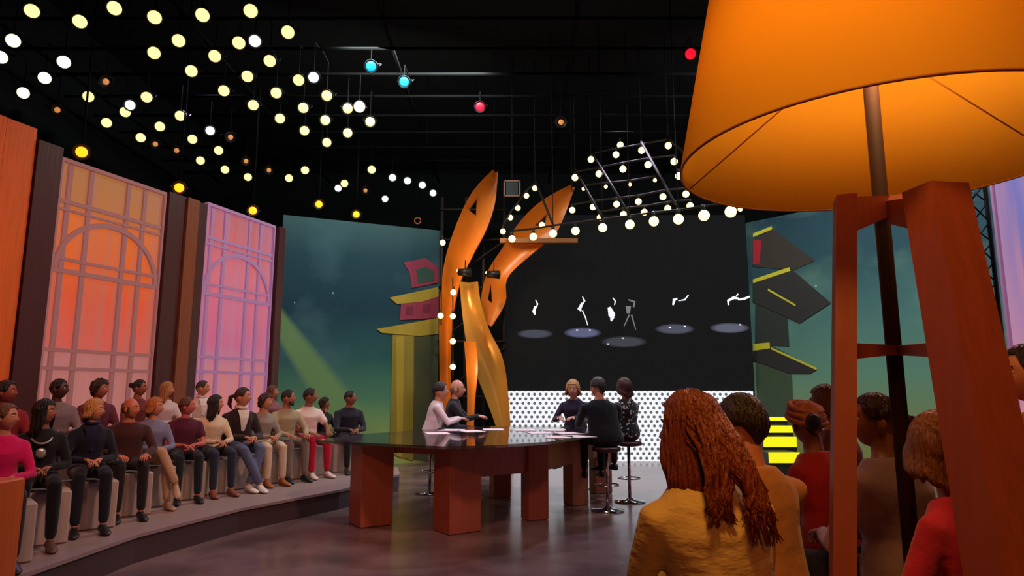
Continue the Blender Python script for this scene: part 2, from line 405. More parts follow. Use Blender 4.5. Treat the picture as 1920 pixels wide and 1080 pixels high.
flat(bd, 'painted_gable_recess', [(780, 506), (798, 500), (814, 510), (814, 526), (784, 532)], (52, 78, 70), BA, BB, 3)
flat(bd, 'painted_frieze', [(752, 568), (822, 556), (822, 596), (750, 600)], PK, BA, BB, 2)
for cx_, cy_ in ((768, 582), (800, 578)):
    flat(bd, 'painted_frieze_recess', [(cx_-7, cy_-6), (cx_+7, cy_-8), (cx_+7, cy_+8), (cx_-7, cy_+9)], PK2, BA, BB, 3)

SA, SB = (5.45, 15.15), (8.9, 11.3)
sk2 = sky_mat('pale_sky_print', [(0, (170, 166, 98)), (.16, (150, 168, 116)), (.34, (112, 154, 134)), (.55, (84, 124, 122)), (.75, (50, 80, 90)), (1, (42, 66, 80))],
              None, (124, 160, 140), .55, 5.1)
bd2 = uvslab('painted_backdrop', quad(SA, SB, .002, 5.4), .06, sk2)
tag(bd2, 'teal sky backdrop with dark tiered roofs behind the tall wooden lamp stand', 'backdrop')
RD = (58, 46, 42); RD2 = (44, 40, 40); YE = (214, 200, 50)
flat(bd2, 'painted_tower', [(1416, 520), (1474, 536), (1480, 650), (1416, 646)], (44, 50, 46), SA, SB, 0)
flat(bd2, 'painted_tower', [(1418, 668), (1484, 686), (1490, 800), (1420, 810)], (68, 84, 62), SA, SB, 0)
flat(bd2, 'painted_roof', [(1412, 452), (1446, 428), (1528, 488), (1490, 506), (1412, 500)], RD, SA, SB, 1)
flat(bd2, 'painted_red_block', [(1412, 450), (1428, 450), (1424, 494), (1412, 496)], (176, 26, 44), SA, SB, 2)
flat(bd2, 'painted_roof', [(1412, 528), (1482, 503), (1558, 568), (1500, 606), (1412, 566)], RD2, SA, SB, 2)
flat(bd2, 'painted_roof', [(1412, 654), (1446, 648), (1532, 692), (1520, 700), (1480, 700), (1412, 676)], RD2, SA, SB, 2)
for q in ([(1412, 438), (1447, 424), (1448, 430), (1412, 445)], [(1412, 524), (1480, 501), (1482, 508), (1412, 531)], [(1412, 645), (1443, 642), (1444, 653), (1412, 658)],
          [(1446, 651), (1532, 690), (1531, 694), (1446, 655)], [(1440, 541), (1492, 571), (1491, 574), (1440, 545)]):
    flat(bd2, 'painted_eave', q, YE, SA, SB, 3)

# ------------------------------------------------------------------ video wall and dotted lower wall
SY = 15.0; xl = at(948, 600, SY).x; xr = at(1407, 600, SY).x
zs0 = at(1180, 733, SY).z; zs1 = 5.55
M_scr = mat('dark_screen', (12, 12, 13), .9, spec=.05, emit=.55, ecol=(30, 29, 29))
scr = MB().box(((xl+xr)/2, SY+.06, (zs0+zs1)/2), (xr-xl, .12, zs1-zs0)).build('video_screen', M_scr)
tag(scr, 'large black video screen showing small spotlit performers behind the desk', 'screen')
def soft(name, rgb, st):
    m, nt, b = nodemat(name); uv, u, v = uvs(nt)
    d = math_(nt, 'SQRT', math_(nt, 'ADD', math_(nt, 'POWER', math_(nt, 'MULTIPLY_ADD', u, 2, -1), 2), math_(nt, 'POWER', math_(nt, 'MULTIPLY_ADD', v, 2, -1), 2)))
    g = math_(nt, 'MULTIPLY', math_(nt, 'SUBTRACT', 1, d), 3, clamp=True)
    c = mixc(nt, g, (22, 21, 21), rgb); b.inputs['Base Color'].default_value = lin(12, 12, 13); b.inputs['Roughness'].default_value = .9; b.inputs['Specular IOR Level'].default_value = .05
    nt.links.new(c, b.inputs['Emission Color']); b.inputs['Emission Strength'].default_value = st; return m
for px, py, hw, hh, c in ((1003, 626, 35, 9, (70, 72, 84)), (1092, 624, 36, 10, (92, 96, 124)), (1170, 641, 44, 11, (66, 66, 74)), (1265, 617, 38, 10, (78, 80, 96)), (1368, 615, 38, 10, (92, 94, 112))):
    n0 = 'screen_light_%d_%d_%d' % c
    c_ = at(px, py, SY); ax = at(px+hw, py, SY).x-c_.x; az_ = c_.z-at(px, py+hh, SY).z; n_ = 32
    vv = [(c_.x+ax*math.cos(2*math.pi*k/n_), SY-.006, c_.z+az_*math.sin(2*math.pi*k/n_)) for k in range(n_)]; vv += [(x_, SY-.001, z_) for x_, y_, z_ in vv]
    me = bpy.data.meshes.new('spotlight_pool'); me.from_pydata(vv, [], [tuple(range(n_)), tuple(range(2*n_-1, n_-1, -1))]+[(k, k+n_, (k+1) % n_+n_, (k+1) % n_) for k in range(n_)])
    ul_ = me.uv_layers.new(name='UVMap')
    for lp in me.loops: a_ = 2*math.pi*(lp.vertex_index % n_)/n_; ul_.data[lp.index].uv = (.5+.5*math.cos(a_), .5+.5*math.sin(a_))
    if n0 not in MATS: MATS[n0] = soft(n0, c, 1.0)
    me.materials.append(MATS[n0]); link('spotlight_pool', me, scr)
M_fig = mat('screen_white', (215, 215, 225), .5, emit=.9); M_fig2 = mat('screen_grey', (120, 116, 124), .5, emit=.5)
def fig(strokes, mm):
    q = MB()
    for pts, r in strokes:
        p3 = [V(at(x, y, SY-.01).x, SY-.008, at(x, y, SY-.01).z) for x, y in pts]
        q.tube(p3, [max(.01, k*.010) for k in r], 6, flat=.15, up=(0, 1, 0))
    q.build('performer_image', mm, scr)
fig([([(1004, 562), (1008, 570), (1005, 578)], (1, 2, 1)), ([(1004, 574), (1001, 584), (1003, 590)], (3, 4, 2))], M_fig)
fig([([(1092, 556), (1096, 564), (1093, 570)], (1, 2.5, 1.5)), ([(1092, 568), (1086, 580), (1090, 583)], (3, 5, 2)), ([(1092, 582), (1098, 596), (1102, 610)], (1.5, 1.5, 1))], M_fig)
fig([([(1149, 558), (1154, 565), (1152, 572)], (1, 2, 1)), ([(1142, 576), (1147, 590), (1151, 594)], (4, 9, 4)), ([(1148, 594), (1146, 602)], (6, 2))], M_fig)
fig([([(1178, 562), (1190, 566), (1188, 576)], (1.5, 2.5, 2)), ([(1178, 574), (1178, 588)], (7, 4)), ([(1180, 590), (1170, 612)], (2, 1)), ([(1184, 590), (1192, 618)], (2, 1))], M_fig2)
fig([([(1262, 572), (1264, 562), (1270, 560)], (2, 4, 2)), ([(1272, 564), (1284, 562), (1291, 553)], (1, 2, 1.5))], M_fig)
fig([([(1366, 572), (1365, 564), (1376, 558), (1386, 560)], (2, 3, 4, 2)), ([(1384, 562), (1396, 560), (1406, 556)], (2, 3, 2)), ([(1380, 556), (1384, 551)], (1, 2))], M_fig)
for px, py in ((1082, 619), (1106, 619), (1168, 634), (1140, 645), (1256, 614), (1284, 612), (1388, 609)):
    fig([([(px-2, py), (px+2, py)], (1.5, 1.5))], M_fig)

m, nt, b = nodemat('dotted_light_wall'); tc = N(nt, 'ShaderNodeTexCoord'); sp = N(nt, 'ShaderNodeSeparateXYZ'); nt.links.new(tc.outputs['Object'], sp.inputs[0])
px_, pz_ = .128, .196
def cell(ox, oz):
    fx = math_(nt, 'SUBTRACT', math_(nt, 'FRACT', math_(nt, 'DIVIDE', math_(nt, 'ADD', sp.outputs[0], 50+ox), px_)), .5)
    fz = math_(nt, 'SUBTRACT', math_(nt, 'FRACT', math_(nt, 'DIVIDE', math_(nt, 'ADD', sp.outputs[2], 50+oz), pz_)), .5)
    d = math_(nt, 'SQRT', math_(nt, 'ADD', math_(nt, 'POWER', math_(nt, 'MULTIPLY', fx, px_), 2), math_(nt, 'POWER', math_(nt, 'MULTIPLY', fz, pz_), 2)))
    return math_(nt, 'LESS_THAN', d, .033)
dd = math_(nt, 'MAXIMUM', cell(0, 0), cell(px_/2, pz_/2))
b.inputs['Base Color'].default_value = (.3, .3, .3, 1)
nt.links.new(mixc(nt, dd, (238, 240, 250), (20, 20, 24)), b.inputs['Emission Color']); b.inputs['Emission Strength'].default_value = .95
xr2 = at(1414, 780, SY-.1).x
dw = MB().box(((xl+xr2)/2, SY-.06, zs0/2+.005), (xr2-xl, .1, zs0-.01)).build('light_wall', m)
tag(dw, 'low glowing white wall with black dot pattern under the video screen', 'light wall')

# ------------------------------------------------------------------ yellow lit steps at right of the screen
M_yel = mat('yellow_light', (235, 228, 20), .5, emit=.9); M_stp = mat('dark_step', (40, 44, 38), .6)
st = thing('stage_steps', 'small flight of glowing yellow steps right of the dotted wall', 'steps', (4.9, 12.8, 0))
for x0, x1, y0, y1, D in ((1424, 1476, 782, 789, 13.6), (1424, 1487, 798, 811, 13.0), (1430, 1494, 819, 838, 12.4), (1440, 1500, 848, 868, 11.8)):
    p = at(x0, y0, D); q = at(x1, y1, D); t_ = p.z; h_ = p.z-q.z
    s0 = MB().box(((p.x+q.x)/2, D+.3, (t_-.01)/2), (q.x-p.x, .6, t_-.012)).build('step', M_stp, st)
    MB().box(((p.x+q.x)/2, D-.011, t_-h_/2), (q.x-p.x-.01, .02, h_)).build('riser_light', M_yel, st)

# ------------------------------------------------------------------ orange film-strip like sculpture
M_or = mat('orange_lacquer', (226, 118, 26), .38, bump=.08, bscale=3, vary=.12)
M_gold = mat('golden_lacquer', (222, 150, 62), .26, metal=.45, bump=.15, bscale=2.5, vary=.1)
def ribbon(Lp, Rp, th, holes, mm, parent, curve=.25, label=None):
    """two edges as (px, py, depth); lofted into a curved, thick strip; holes cut by real boolean"""
    def res(P_, n):
        out = []
        for k in range(n):
            t = k/(n-1)*(len(P_)-1); i = min(int(t), len(P_)-2); f = t-i
            p0 = P_[max(i-1, 0)]; p1 = P_[i]; p2 = P_[i+1]; p3 = P_[min(i+2, len(P_)-1)]
            out.append([.5*((2*p1[j])+(-p0[j]+p2[j])*f+(2*p0[j]-5*p1[j]+4*p2[j]-p3[j])*f*f+(-p0[j]+3*p1[j]-3*p2[j]+p3[j])*f**3) for j in range(3)])
        return out
    n = 26; a_ = res(Lp, n); b_ = res(Rp, n); rings = []; m_ = 7
    for i in range(n):
        A_ = at(*a_[i]); B_ = at(*b_[i]); fr = []; bk = []
        for j in range(m_):
            t = j/(m_-1); p = A_.lerp(B_, t)+V(0, curve*math.sin(math.pi*t)*min(1, (B_-A_).length), 0)
            fr.append(p); bk.append(p+V(0, th, 0))
        rings.append(fr+bk[::-1])
    me = MB().loft(rings).mesh('ribbon', mm); o = bpy.data.objects.new('ribbon', me); COL.objects.link(o)
    cut = []
    for h in holes:
        q = MB(); D = h[0]; tri = [at(x, y, D) for x, y in h[1:]]
        q.slab([p+V(0, -2.0, 0) for p in tri], V(0, 1, 0), 5.0)
        c = q.build('cut', mm); md = o.modifiers.new('b', 'BOOLEAN'); md.operation = 'DIFFERENCE'; md.object = c; md.solver = 'EXACT'; cut.append(c)
    if cut:
        bpy.context.view_layer.update()
        out = bpy.data.meshes.new_from_object(o.evaluated_get(bpy.context.evaluated_depsgraph_get()))
        o.modifiers.clear(); o.data = out
        for c in cut: bpy.data.objects.remove(c)
    bm = bmesh.new(); bm.from_mesh(o.data)
    for e in bm.edges: e.smooth = (len(e.link_faces) == 2 and e.calc_face_angle(9) < .6)
    for f in bm.faces: f.smooth = True
    bm.to_mesh(o.data); bm.free()
    o.parent = parent; o.matrix_parent_inverse = parent_inv(parent)
    if label: o['label'] = label
    return o
sc = thing('ribbon_sculpture', 'tall twisted orange ribbon sculpture with triangular cut-outs left of the screen', 'sculpture', at(880, 860, 14.2))
sc.location.z = 0
ribbon([(924, 318, 13.6), (884, 362, 13.7), (852, 430, 13.9), (832, 500, 14.1), (824, 590, 14.2), (824, 690, 14.3), (826, 858, 14.3)],
       [(934, 320, 14.2), (928, 380, 14.2), (912, 430, 14.3), (886, 480, 14.4), (860, 540, 14.5), (846, 640, 14.5), (846, 858, 14.5)], .10,
       [(13.9, (894, 370), (878, 392), (891, 398))], M_or, sc)
ribbon([(1070, 346, 13.9), (1016, 376, 14.0), (976, 414, 14.1), (944, 462, 14.2), (914, 510, 14.3), (902, 560, 14.3), (906, 604, 14.4)],
       [(1078, 350, 14.3), (1060, 400, 14.3), (1040, 440, 14.4), (1000, 474, 14.4), (952, 520, 14.4), (948, 566, 14.5), (922, 612, 14.5)], .10,
       [(14.1, (1026, 396), (1004, 416), (1022, 420)), (14.3, (920, 530), (914, 560), (922, 566))], M_or, sc)
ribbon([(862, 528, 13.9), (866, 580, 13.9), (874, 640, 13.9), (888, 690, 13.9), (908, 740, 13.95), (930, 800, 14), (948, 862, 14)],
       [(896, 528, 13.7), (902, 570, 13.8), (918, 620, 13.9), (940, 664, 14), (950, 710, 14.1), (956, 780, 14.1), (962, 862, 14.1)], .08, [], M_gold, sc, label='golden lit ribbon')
ribbon([(870, 640, 13.6), (874, 690, 13.6), (876, 760, 13.6), (872, 864, 13.6)],
       [(892, 640, 13.7), (896, 690, 13.7), (890, 760, 13.7), (886, 864, 13.7)], .06, [], M_or, sc)
# posts and dark backing of the sculpture
M_steel = mat('dark_steel', (38, 28, 26), .7, spec=.2)
fm = thing('scaffold_frame', 'dark steel pole scaffold standing behind the orange ribbon sculpture', 'scaffold', (-.9, 14.8, 0))
for px in (826, 872, 906, 945):
    p = at(px, 600, 14.75); MB().tube([(p.x, 14.75, 0.01), (p.x, 14.75, 5.9)], .035, 8).build('pole', M_steel, fm, True)
pa = at(822, 600, 14.75).x; pb = at(950, 600, 14.75).x
for z in (1.4, 2.6, 3.8, 4.9, 5.6): MB().tube([(pa, 14.72, z), (pb, 14.72, z)], .03, 8).build('crossbar', M_steel, fm, True)
for z in (1.4, 2.6, 3.8): MB().tube([(pa, 14.68, z), (pb, 14.68, z+1.1)], .022, 8).build('brace', M_steel, fm, True)

# ------------------------------------------------------------------ lamps
M_can = mat('black_lamp_can', (22, 21, 22), .5, metal=.4)
def emitm(name, rgb, st):
    m = mat(name, rgb, .4, emit=st); return m
E_warm = emitm('warm_lamp', (255, 226, 150), 1.5); E_pale = emitm('pale_lamp', (255, 234, 190), 2.4); E_white = emitm('white_lamp', (236, 240, 255), 2.4)
E_or = emitm('orange_lamp', (255, 150, 20), 2.6); E_blue = emitm('blue_lamp', (30, 170, 225), 1.2); E_red = emitm('red_lamp', (235, 20, 50), 1.1); E_dim = emitm('dim_amber_lamp', (200, 130, 70), 1.0)
E_hot = emitm('hot_lamp', (255, 238, 205), 7)
def par_proto(em, lens):
    t = thing('stage_lamp', 'x', 'stage lamp', (0, 0, -20))
    t.location = (0, 0, 0)
    prof = [(.05, -.22), (.075, -.20), (.085, -.05), (.105, 0.0), (.112, .02), (.112, .03), (.10, .03), (.098, .012), (.03, .010)]
    can = MB().lathe((0, 0, 0), prof, 16).build('can', M_can, t, True)
    ls = MB().lathe((0, 0, .014), [(lens, 0), (lens*.8, .012), (lens*.4, .02), (.004, .022)], 16).build(EMN.get(em.name, 'lens'), em, t, True)
    yk = MB().tube([(-.125, 0, -.06), (-.125, 0, -.30), (.125, 0, -.30), (.125, 0, -.06)], .010, 6).build('yoke', M_can, t, True)
    return t, [can, ls, yk]
EMN = {}
protos = {}
used = set()
def par(px, py, z=None, D=None, kind='warm', label='', group=None, aim=None, size=1.0):
    em, lens = {'warm': (E_warm, .088), 'white': (E_white, .080), 'orange': (E_or, .07), 'blue': (E_blue, .085), 'red': (E_red, .085), 'dim': (E_dim, .05), 'hot': (E_hot, .095), 'pale': (E_pale, .092)}[kind]
    if kind not in protos: protos[kind] = par_proto(em, lens)
    t, kids = protos[kind]
    p = atz(px, py, z) if z else at(px, py, D)
    a_ = (Vector(aim)-p) if aim else (C0-p)
    q = a_.to_track_quat('Z', 'Y').to_euler()
    if kind not in used:
        used.add(kind); t.location = p; t.rotation_euler = q; t['label'] = label; o = t
        if group: t['group'] = group
    else:
        o = copy_tree(t, kids, p, rot=q, label=label)
        if group: o['group'] = group
        elif 'group' in o: del o['group']
    return o, p
ZL = 6.5
ORD = ['leftmost', 'second from left', 'third from left', 'fourth from left', 'fifth from left', 'sixth from left', 'fifth from right', 'fourth from right', 'third from right', 'second from right', 'rightmost']
def ord_(i, n): return ORD[i] if i < n/2 else ORD[len(ORD)-(n-i)]
def rk(x, lst): return ord_(sorted(q[0] for q in lst).index(x), len(lst))
G1 = [(25, 76), (120, 116), (84, 146), (44, 174), (2, 107), (166, 181), (200, 230), (235, 210), (275, 182), (289, 99), (335, 76), (359, 133), (403, 105), (448, 80),
      (506, 114), (464, 143), (420, 170), (338, 217), (300, 237), (264, 258), (361, 261), (410, 282), (376, 301), (422, 318), (475, 197), (518, 174), (560, 150), (613, 179),
      (569, 202), (525, 222), (571, 245), (610, 225), (652, 203), (694, 228), (652, 249), (613, 267), (465, 332), (542, 334), (572, 319), (697, 318), (646, 344),
      (150, 40), (215, 15), (290, 32), (380, 28), (60, 20), (470, 20), (540, 60)]
Gd = [(198, 153), (107, 206), (331, 282), (291, 270), (461, 302), (504, 319), (432, 257), (685, 357)]
Gw = [(244, 197), (394, 245), (478, 77), (588, 145)]
Gw2 = [(736, 333), (764, 339), (792, 347), (812, 362), (722, 373), (634, 353)]
pipes = []
def jit(): return random.uniform(-.8, .8)
pos = []
for i, (x, y) in enumerate(G1):
    c_ = atz(x, y, ZL); tgt = (c_.x*.4+jit(), 2.0+jit(), 0.8)
    k = 'pale' if i < 5 else 'warm'
    o, p = par(x, y, ZL, kind=k, aim=tgt, label=rk(x, G1[:5])+' of the five largest warm lamps in the upper left corner' if i < 5 else 'round warm white stage lamp in the dense rig over the left audience', group='large lamps at rig corner' if i < 5 else 'warm lamps over the left audience')
    pos.append(p)
for i, (x, y) in enumerate(Gd):
    p = par(x, y, ZL, kind='dim', aim=(1.5, 4, 2), label=rk(x, Gd)+' of eight dim amber stage lamps turned aside in the left rig', group='dim lamps in the left rig')[1]; pos.append(p)
for i, (x, y) in enumerate(Gw):
    p = par(x, y, ZL, kind='white', label=rk(x, Gw)+' of four cool white lamps among the warm lamps of the left rig', group='white lamps in the left rig')[1]; pos.append(p)
for i, (x, y) in enumerate(Gw2):
    p = par(x, y, ZL, kind='white', label=rk(x, Gw2)+' of six small white lamps in the distant cluster above the green backdrop', group='white lamps above the green backdrop')[1]; pos.append(p)
pos.append(par(674, 200, ZL, kind='hot', label='brightest dazzling white stage lamp right end of the left rig')[1])
for (x, y, lb) in ((696, 124, 'upper left of two cyan blue lamps high in the dark ceiling'), (758, 153, 'lower right of two cyan blue lamps high in the dark ceiling')):
    pos.append(par(x, y, ZL+.3, kind='blue', aim=(-2, 3, 2), label=lb)[1])
for (x, y, lb) in ((900, 200, 'small red lamp high in the dark above the ribbon sculpture'), (1295, 101, 'small red lamp beside the upper edge of the yellow lampshade')):
    pos.append(par(x, y, ZL+.3, kind='red', aim=(-1, 3, 2), label=lb)[1])
pos.append(par(1052, 229, ZL, kind='dim', label='tiny dim amber lamp alone in the dark above the bulb canopy')[1])
# pipes over the lamps, each lamp on a drop rod
M_pipe = mat('black_pipe', (16, 15, 17), .85, spec=.1)
rig = thing('lighting_rig', 'black pipe grid carrying the stage lamps under the ceiling', 'lighting rig', (-2, 10, ZL+.4))
def seg_pipe(y0): MB().tube([(-8.6, y0, ZL+.62), (5.5, y0, ZL+.62)], .028, 8).build('pipe', M_pipe, rig, True)
ys = sorted(set(round(p.y*2)/2 for p in pos)); 
yy = 4.0
while yy < 17.5: seg_pipe(yy); yy += .9
for xx in (-8, -5, -2, 1, 4): MB().tube([(xx, 3.6, ZL+.68), (xx, 17.6, ZL+.68)], .03, 8).build('pipe', M_pipe, rig, True); 
for xx in (-8, -5, -2, 1, 4):
    for y0 in (4.2, 9.6, 15.0): MB().tube([(xx, y0, ZL+.68), (xx, y0, 8.99)], .012, 6).build('hanger', M_pipe, rig, True)
dr = MB()
for p in pos:
    yb = 4.0+round((p.y-4.0)/.9)*.9
    dr.tube([p+V(0, 0, .10), V(p.x, p.y, ZL+.60)], .009, 5)
    dr.tube([V(p.x, p.y, ZL+.60), V(p.x, yb, ZL+.62)], .012, 5)
dro = dr.build('drop_rods', M_pipe, rig); dro['kind'] = 'stuff'
# orange star lamps on the set wall top
for x, y, D, lb in ((153, 285, 8.4, 'bright orange lamp on top of the orange window lightbox'), (336, 352, 10.0, 'small orange lamp above the brown pillar'), (474, 395, 11.6, 'small orange lamp above the rose window lightbox'),
                    (598, 383, 13.1, 'bright orange lamp above the left half of the green backdrop'), (668, 402, 13.9, 'bright orange lamp above the middle of the green backdrop')):
    o, p = par(x, y, D=D, kind='orange', label=lb)
    zt_ = 4.7 if x < 500 else 5.1
    bk_ = p+(p-C0).normalized()*.12
    MB().tube([bk_, V(bk_.x, bk_.y, ZL+.6)], .014, 6).build('rod', M_pipe, rig, True)
# bulb canopy over the screen
EMN['x'] = 'x'
bt = thing('bulb', 'x', 'bulb', (0, 0, 0))
bg = MB().ball((0, 0, 0), .075, 14).build('globe', emitm('bulb_glow', (255, 226, 150), 2.6), bt, True)
bs = MB().lathe((0, 0, .065), [(.02, 0), (.032, .01), (.032, .07), (.018, .09)], 10).build('socket', M_can, bt, True)
bfirst = True
def bulb(p, label, group=None, sc=1.0, lbl=None):
    global bfirst
    if bfirst: bt.location = p; bt['label'] = label; bt['group'] = group; bfirst = False; bt.scale = (sc,)*3; return bt
    o = copy_tree(bt, [bg, bs], p, label=label, group=group); o.scale = (sc,)*3; return o
def yb(x): return 448-(x-960)/410*51
C1 = [(960, 448), (1000, 444), (1037, 438), (1079, 433), (1130, 427), (1181, 421), (1226, 415), (1272, 411), (1320, 404), (1370, 397)]
C2 = [(1016, 422), (1073, 394), (1112, 388), (1156, 383), (1197, 378), (1243, 369), (1286, 364), (1125, 408), (1169, 402), (1208, 398), (1252, 391), (1294, 386)]
C3 = [(1078, 333), (1123, 326), (1168, 317), (1215, 309), (1264, 303), (1108, 299), (1155, 290), (1203, 282), (1253, 273), (1163, 272), (1273, 330)]
C4 = [(1094, 354), (1136, 350), (1181, 346), (1228, 338)]
C5 = [(1003, 353), (987, 367), (971, 390), (957, 408), (943, 434)]
canopy = thing('bulb_canopy', 'dark bar canopy strung with rows of round bulbs above the screen', 'canopy', at(1160, 370, 13))
def cD(x, y): return 13.6-(x-960)/410*2.4+max(0, (yb(x)-y))/130*1.3
def barline(lst, up=.16):
    pts = [at(x, y, cD(x, y))+V(0, 0, up) for x, y in lst]
    MB().tube(pts, .022, 8).build('bar', M_steel, canopy, True)
ORD = ['leftmost', 'second from left', 'third from left', 'fourth from left', 'fifth from left', 'sixth from left', 'fifth from right', 'fourth from right', 'third from right', 'second from right', 'rightmost']
def ord_(i, n): return ORD[i] if i < n/2 else ORD[len(ORD)-(n-i)]
for i, (x, y) in enumerate(C1): bulb(at(x, y, cD(x, y)), ord_(i, 10)+' large bulb in the lowest front row of the canopy', 'canopy front row bulbs', 1.0+.35*(x-960)/410)
for i, (x, y) in enumerate(C2): bulb(at(x, y, cD(x, y)), 'warm bulb just above the left end of the canopy front row' if i == 0 else ord_(i-1, 6)+' bulb in the upper middle row of the canopy' if i < 7 else ord_(i-7, 5)+' bulb in the lower middle row of the canopy', 'canopy middle bulbs', .85)
for i, (x, y) in enumerate(C3): bulb(at(x, y, cD(x, y)), ord_(i, 5)+' bulb in the second row from the canopy top' if i < 5 else ord_(i-5, 4)+' bulb in the topmost row of the canopy' if i < 9 else ('single bulb poking highest above the topmost canopy row', 'bulb under the right end of the second canopy row')[i-9], 'canopy top bulbs', .95)
for i, (x, y) in enumerate(C4): bulb(at(x, y, cD(x, y)), ord_(i, 4)+' of four faint small bulbs midway up the canopy', 'canopy faint bulbs', .5)
for i, (x, y) in enumerate(C5): bulb(at(x, y, cD(x, y)), ('topmost', 'second highest', 'middle', 'second lowest', 'lowest')[i]+' bulb in the slanting row between the two orange ribbons', 'slanting row bulbs', .8)
bulb(at(1388, 392, cD(1388, 392)), 'tiny warm bulb at the far right tip of the canopy', None, .55)['group'] = 'canopy tip'
for lst, up_ in ((C1, .17), (C2[1:7], .12), (C2[7:], .12), (C3[:5], .135), (C3[5:9], .135), (C4, .08), (C5, .12), ([C1[-1], (1388, 392)], .085)): barline(lst, up_)
for a_, b_ in (((1370, 397), (1253, 273)), ((1272, 411), (1203, 282)), ((1181, 421), (1108, 299)), ((1130, 427), (1078, 333)), ((1037, 438), (1003, 353))):
    p0 = at(*a_, cD(*a_))+V(0, 0, .19); p1 = at(*b_, cD(*b_))+V(0, 0, .19)
    MB().tube([p0, p1], .026, 8).build('rafter', M_steel, canopy, True)
    MB().tube([p1, V(p1.x, p1.y, 8.99)], .012, 6).build('hanger', M_steel, canopy, True)
    MB().tube([p0, V(p0.x, p0.y, 8.99)], .008, 6).build('hanger', M_steel, canopy, True)
# lit beam under the canopy above the screen corner
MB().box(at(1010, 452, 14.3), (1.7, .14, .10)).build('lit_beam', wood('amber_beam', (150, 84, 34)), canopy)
for x, y in ((850, 548), (826, 592), (849, 593), (849, 640), (849, 688), (830, 455)):
    pass
    bulb(at(x, y, 13.5), 'dazzling small bulb on the left flank of the orange sculpture' if y > 500 else 'single small bulb at the top corner of the green backdrop', 'sculpture flank bulbs' if y > 500 else None, .8)['group'] = 'sculpture flank bulbs' if y > 500 else 'backdrop corner bulb'
MB().tube([at(849, 520, 13.56), at(849, 740, 13.56)], .014, 6).build('bulb_strip', M_steel, sc, True)
MB().tube([at(829, 440, 13.56), at(827, 610, 13.56)], .014, 6).build('bulb_strip', M_steel, sc, True)
# spot bulbs that really light the sculpture
for x, y in ((852, 560), (858, 690)):
    light('sculpture_bulb_light', 'POINT', at(x, y, 13.2), None, 16, (1, .78, .45), .05)
# small lamp heads at top of golden ribbon
for x, y, lb in ((872, 512, 'left small black spotlight perched on top of the golden ribbon'), (926, 516, 'right small black spotlight beside the second orange ribbon')):
    p = at(x, y, 13.6)
    t = thing('spotlight', lb, 'spotlight', p)
    MB().tube([p+V(-.14, 0, .02), p+V(.12, -.05, 0)], [.07, .09], 12).build('housing', M_can, t, True)
    MB().tube([p+V(0, 0, .05), p+V(0, .05, .28)], .012, 6).build('bracket', M_can, t, True)
    MB().ball(p+V(-.15, -.02, .05), .03, 8).build('lens', E_warm, t, True)

p = at(960, 356, 14.2)
t = thing('square_lamp', 'dark square lamp box with amber frame hanging between the orange ribbons', 'lamp', p)
MB().box(p, (.30, .18, .34), bev=.02).build('housing', M_can, t)
q = MB()
for dx, dz, sx, sz in ((0, .17, .36, .03), (0, -.17, .36, .03), (-.17, 0, .03, .36), (.17, 0, .03, .36)): q.box(p+V(dx, -.10, dz), (sx, .03, sz))
q.build('front_frame', mat('amber_frame', (130, 70, 44), .5), t)
MB().tube([p+V(0, 0, .17), V(p.x, p.y, 8.99)], .014, 6).build('hanger', M_steel, t, True)
for px, py, D in ((926, 322, 13.9), (1072, 350, 14.1)):
    p = at(px, py, D); MB().tube([p+V(0, 0, -.12), V(p.x, p.y, 8.99)], .008, 6).build('hanger', M_steel, sc, True)
p = at(783, 414, 14.6)
o = MB().tube([p+V(.07*math.cos(a), 0, .07*math.sin(a)) for a in (2*math.pi*k/16 for k in range(17))], .016, 6).build('clamp_ring', mat('copper', (170, 80, 50), .4, metal=.4), None, True)
tag(o, 'small orange ring clamp on the top edge of the green backdrop', 'clamp'); 
# ------------------------------------------------------------------ right side: violet lightbox and truss post
VA, VB = (7.18, 9.6), (6.95, 5.2)
M_vio = pane_mat('violet_backlit_fabric', [(0, (212, 130, 150)), (.4, (186, 132, 180)), (.7, (124, 120, 196)), (1, (110, 120, 210))], 14, (216, 150, 168), .7)
wv = MB()
def PV(u, v, o): return V(VA[0]+(VB[0]-VA[0])*u-o, VA[1]+(VB[1]-VA[1])*u, .3+4.6*v)
for r_ in ((0, 0, 1, .012), (0, .988, 1, 1), (0, .012, .012, .988), (.988, .012, 1, .988)):
    wv.slab([PV(r_[0], r_[1], 0), PV(r_[2], r_[1], 0), PV(r_[2], r_[3], 0), PV(r_[0], r_[3], 0)], V(-1, 0, 0), .05)
wv = wv.build('window_3', M_munt2, kind='structure'); wv['label'] = 'violet glowing window lightbox at the right edge'
uvslab('pane', [PV(.012, .012, .01), PV(.988, .012, .01), PV(.988, .988, .01), PV(.012, .988, .01)], .02, M_vio, wv)
MB().box((7.1, 7.4, .15), (.4, 4.6, .299)).build('base_plinth', M_black, wv)
tp = thing('truss_post', 'tall black lattice truss post beside the violet lightbox', 'truss', (6.65, 9.35, 0))
M_bt = mat('black_truss', (20, 18, 20), .4, metal=.5); M_bt2 = mat('orange_reflection_tube', (170, 96, 40), .4, metal=.3)  # second tone paints an orange reflection onto one black chord
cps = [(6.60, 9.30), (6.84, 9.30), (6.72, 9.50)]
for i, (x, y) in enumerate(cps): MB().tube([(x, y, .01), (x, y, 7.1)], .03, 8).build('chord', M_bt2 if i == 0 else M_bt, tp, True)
for k in range(24):
    z = .15+k*.29
    for i in range(3):
        a_, b_ = cps[i], cps[(i+1) % 3]
        if k % 2: a_, b_ = b_, a_
        MB().tube([(a_[0], a_[1], z), (b_[0], b_[1], z+.27)], .012, 5).build('lacing', M_bt, tp, True)

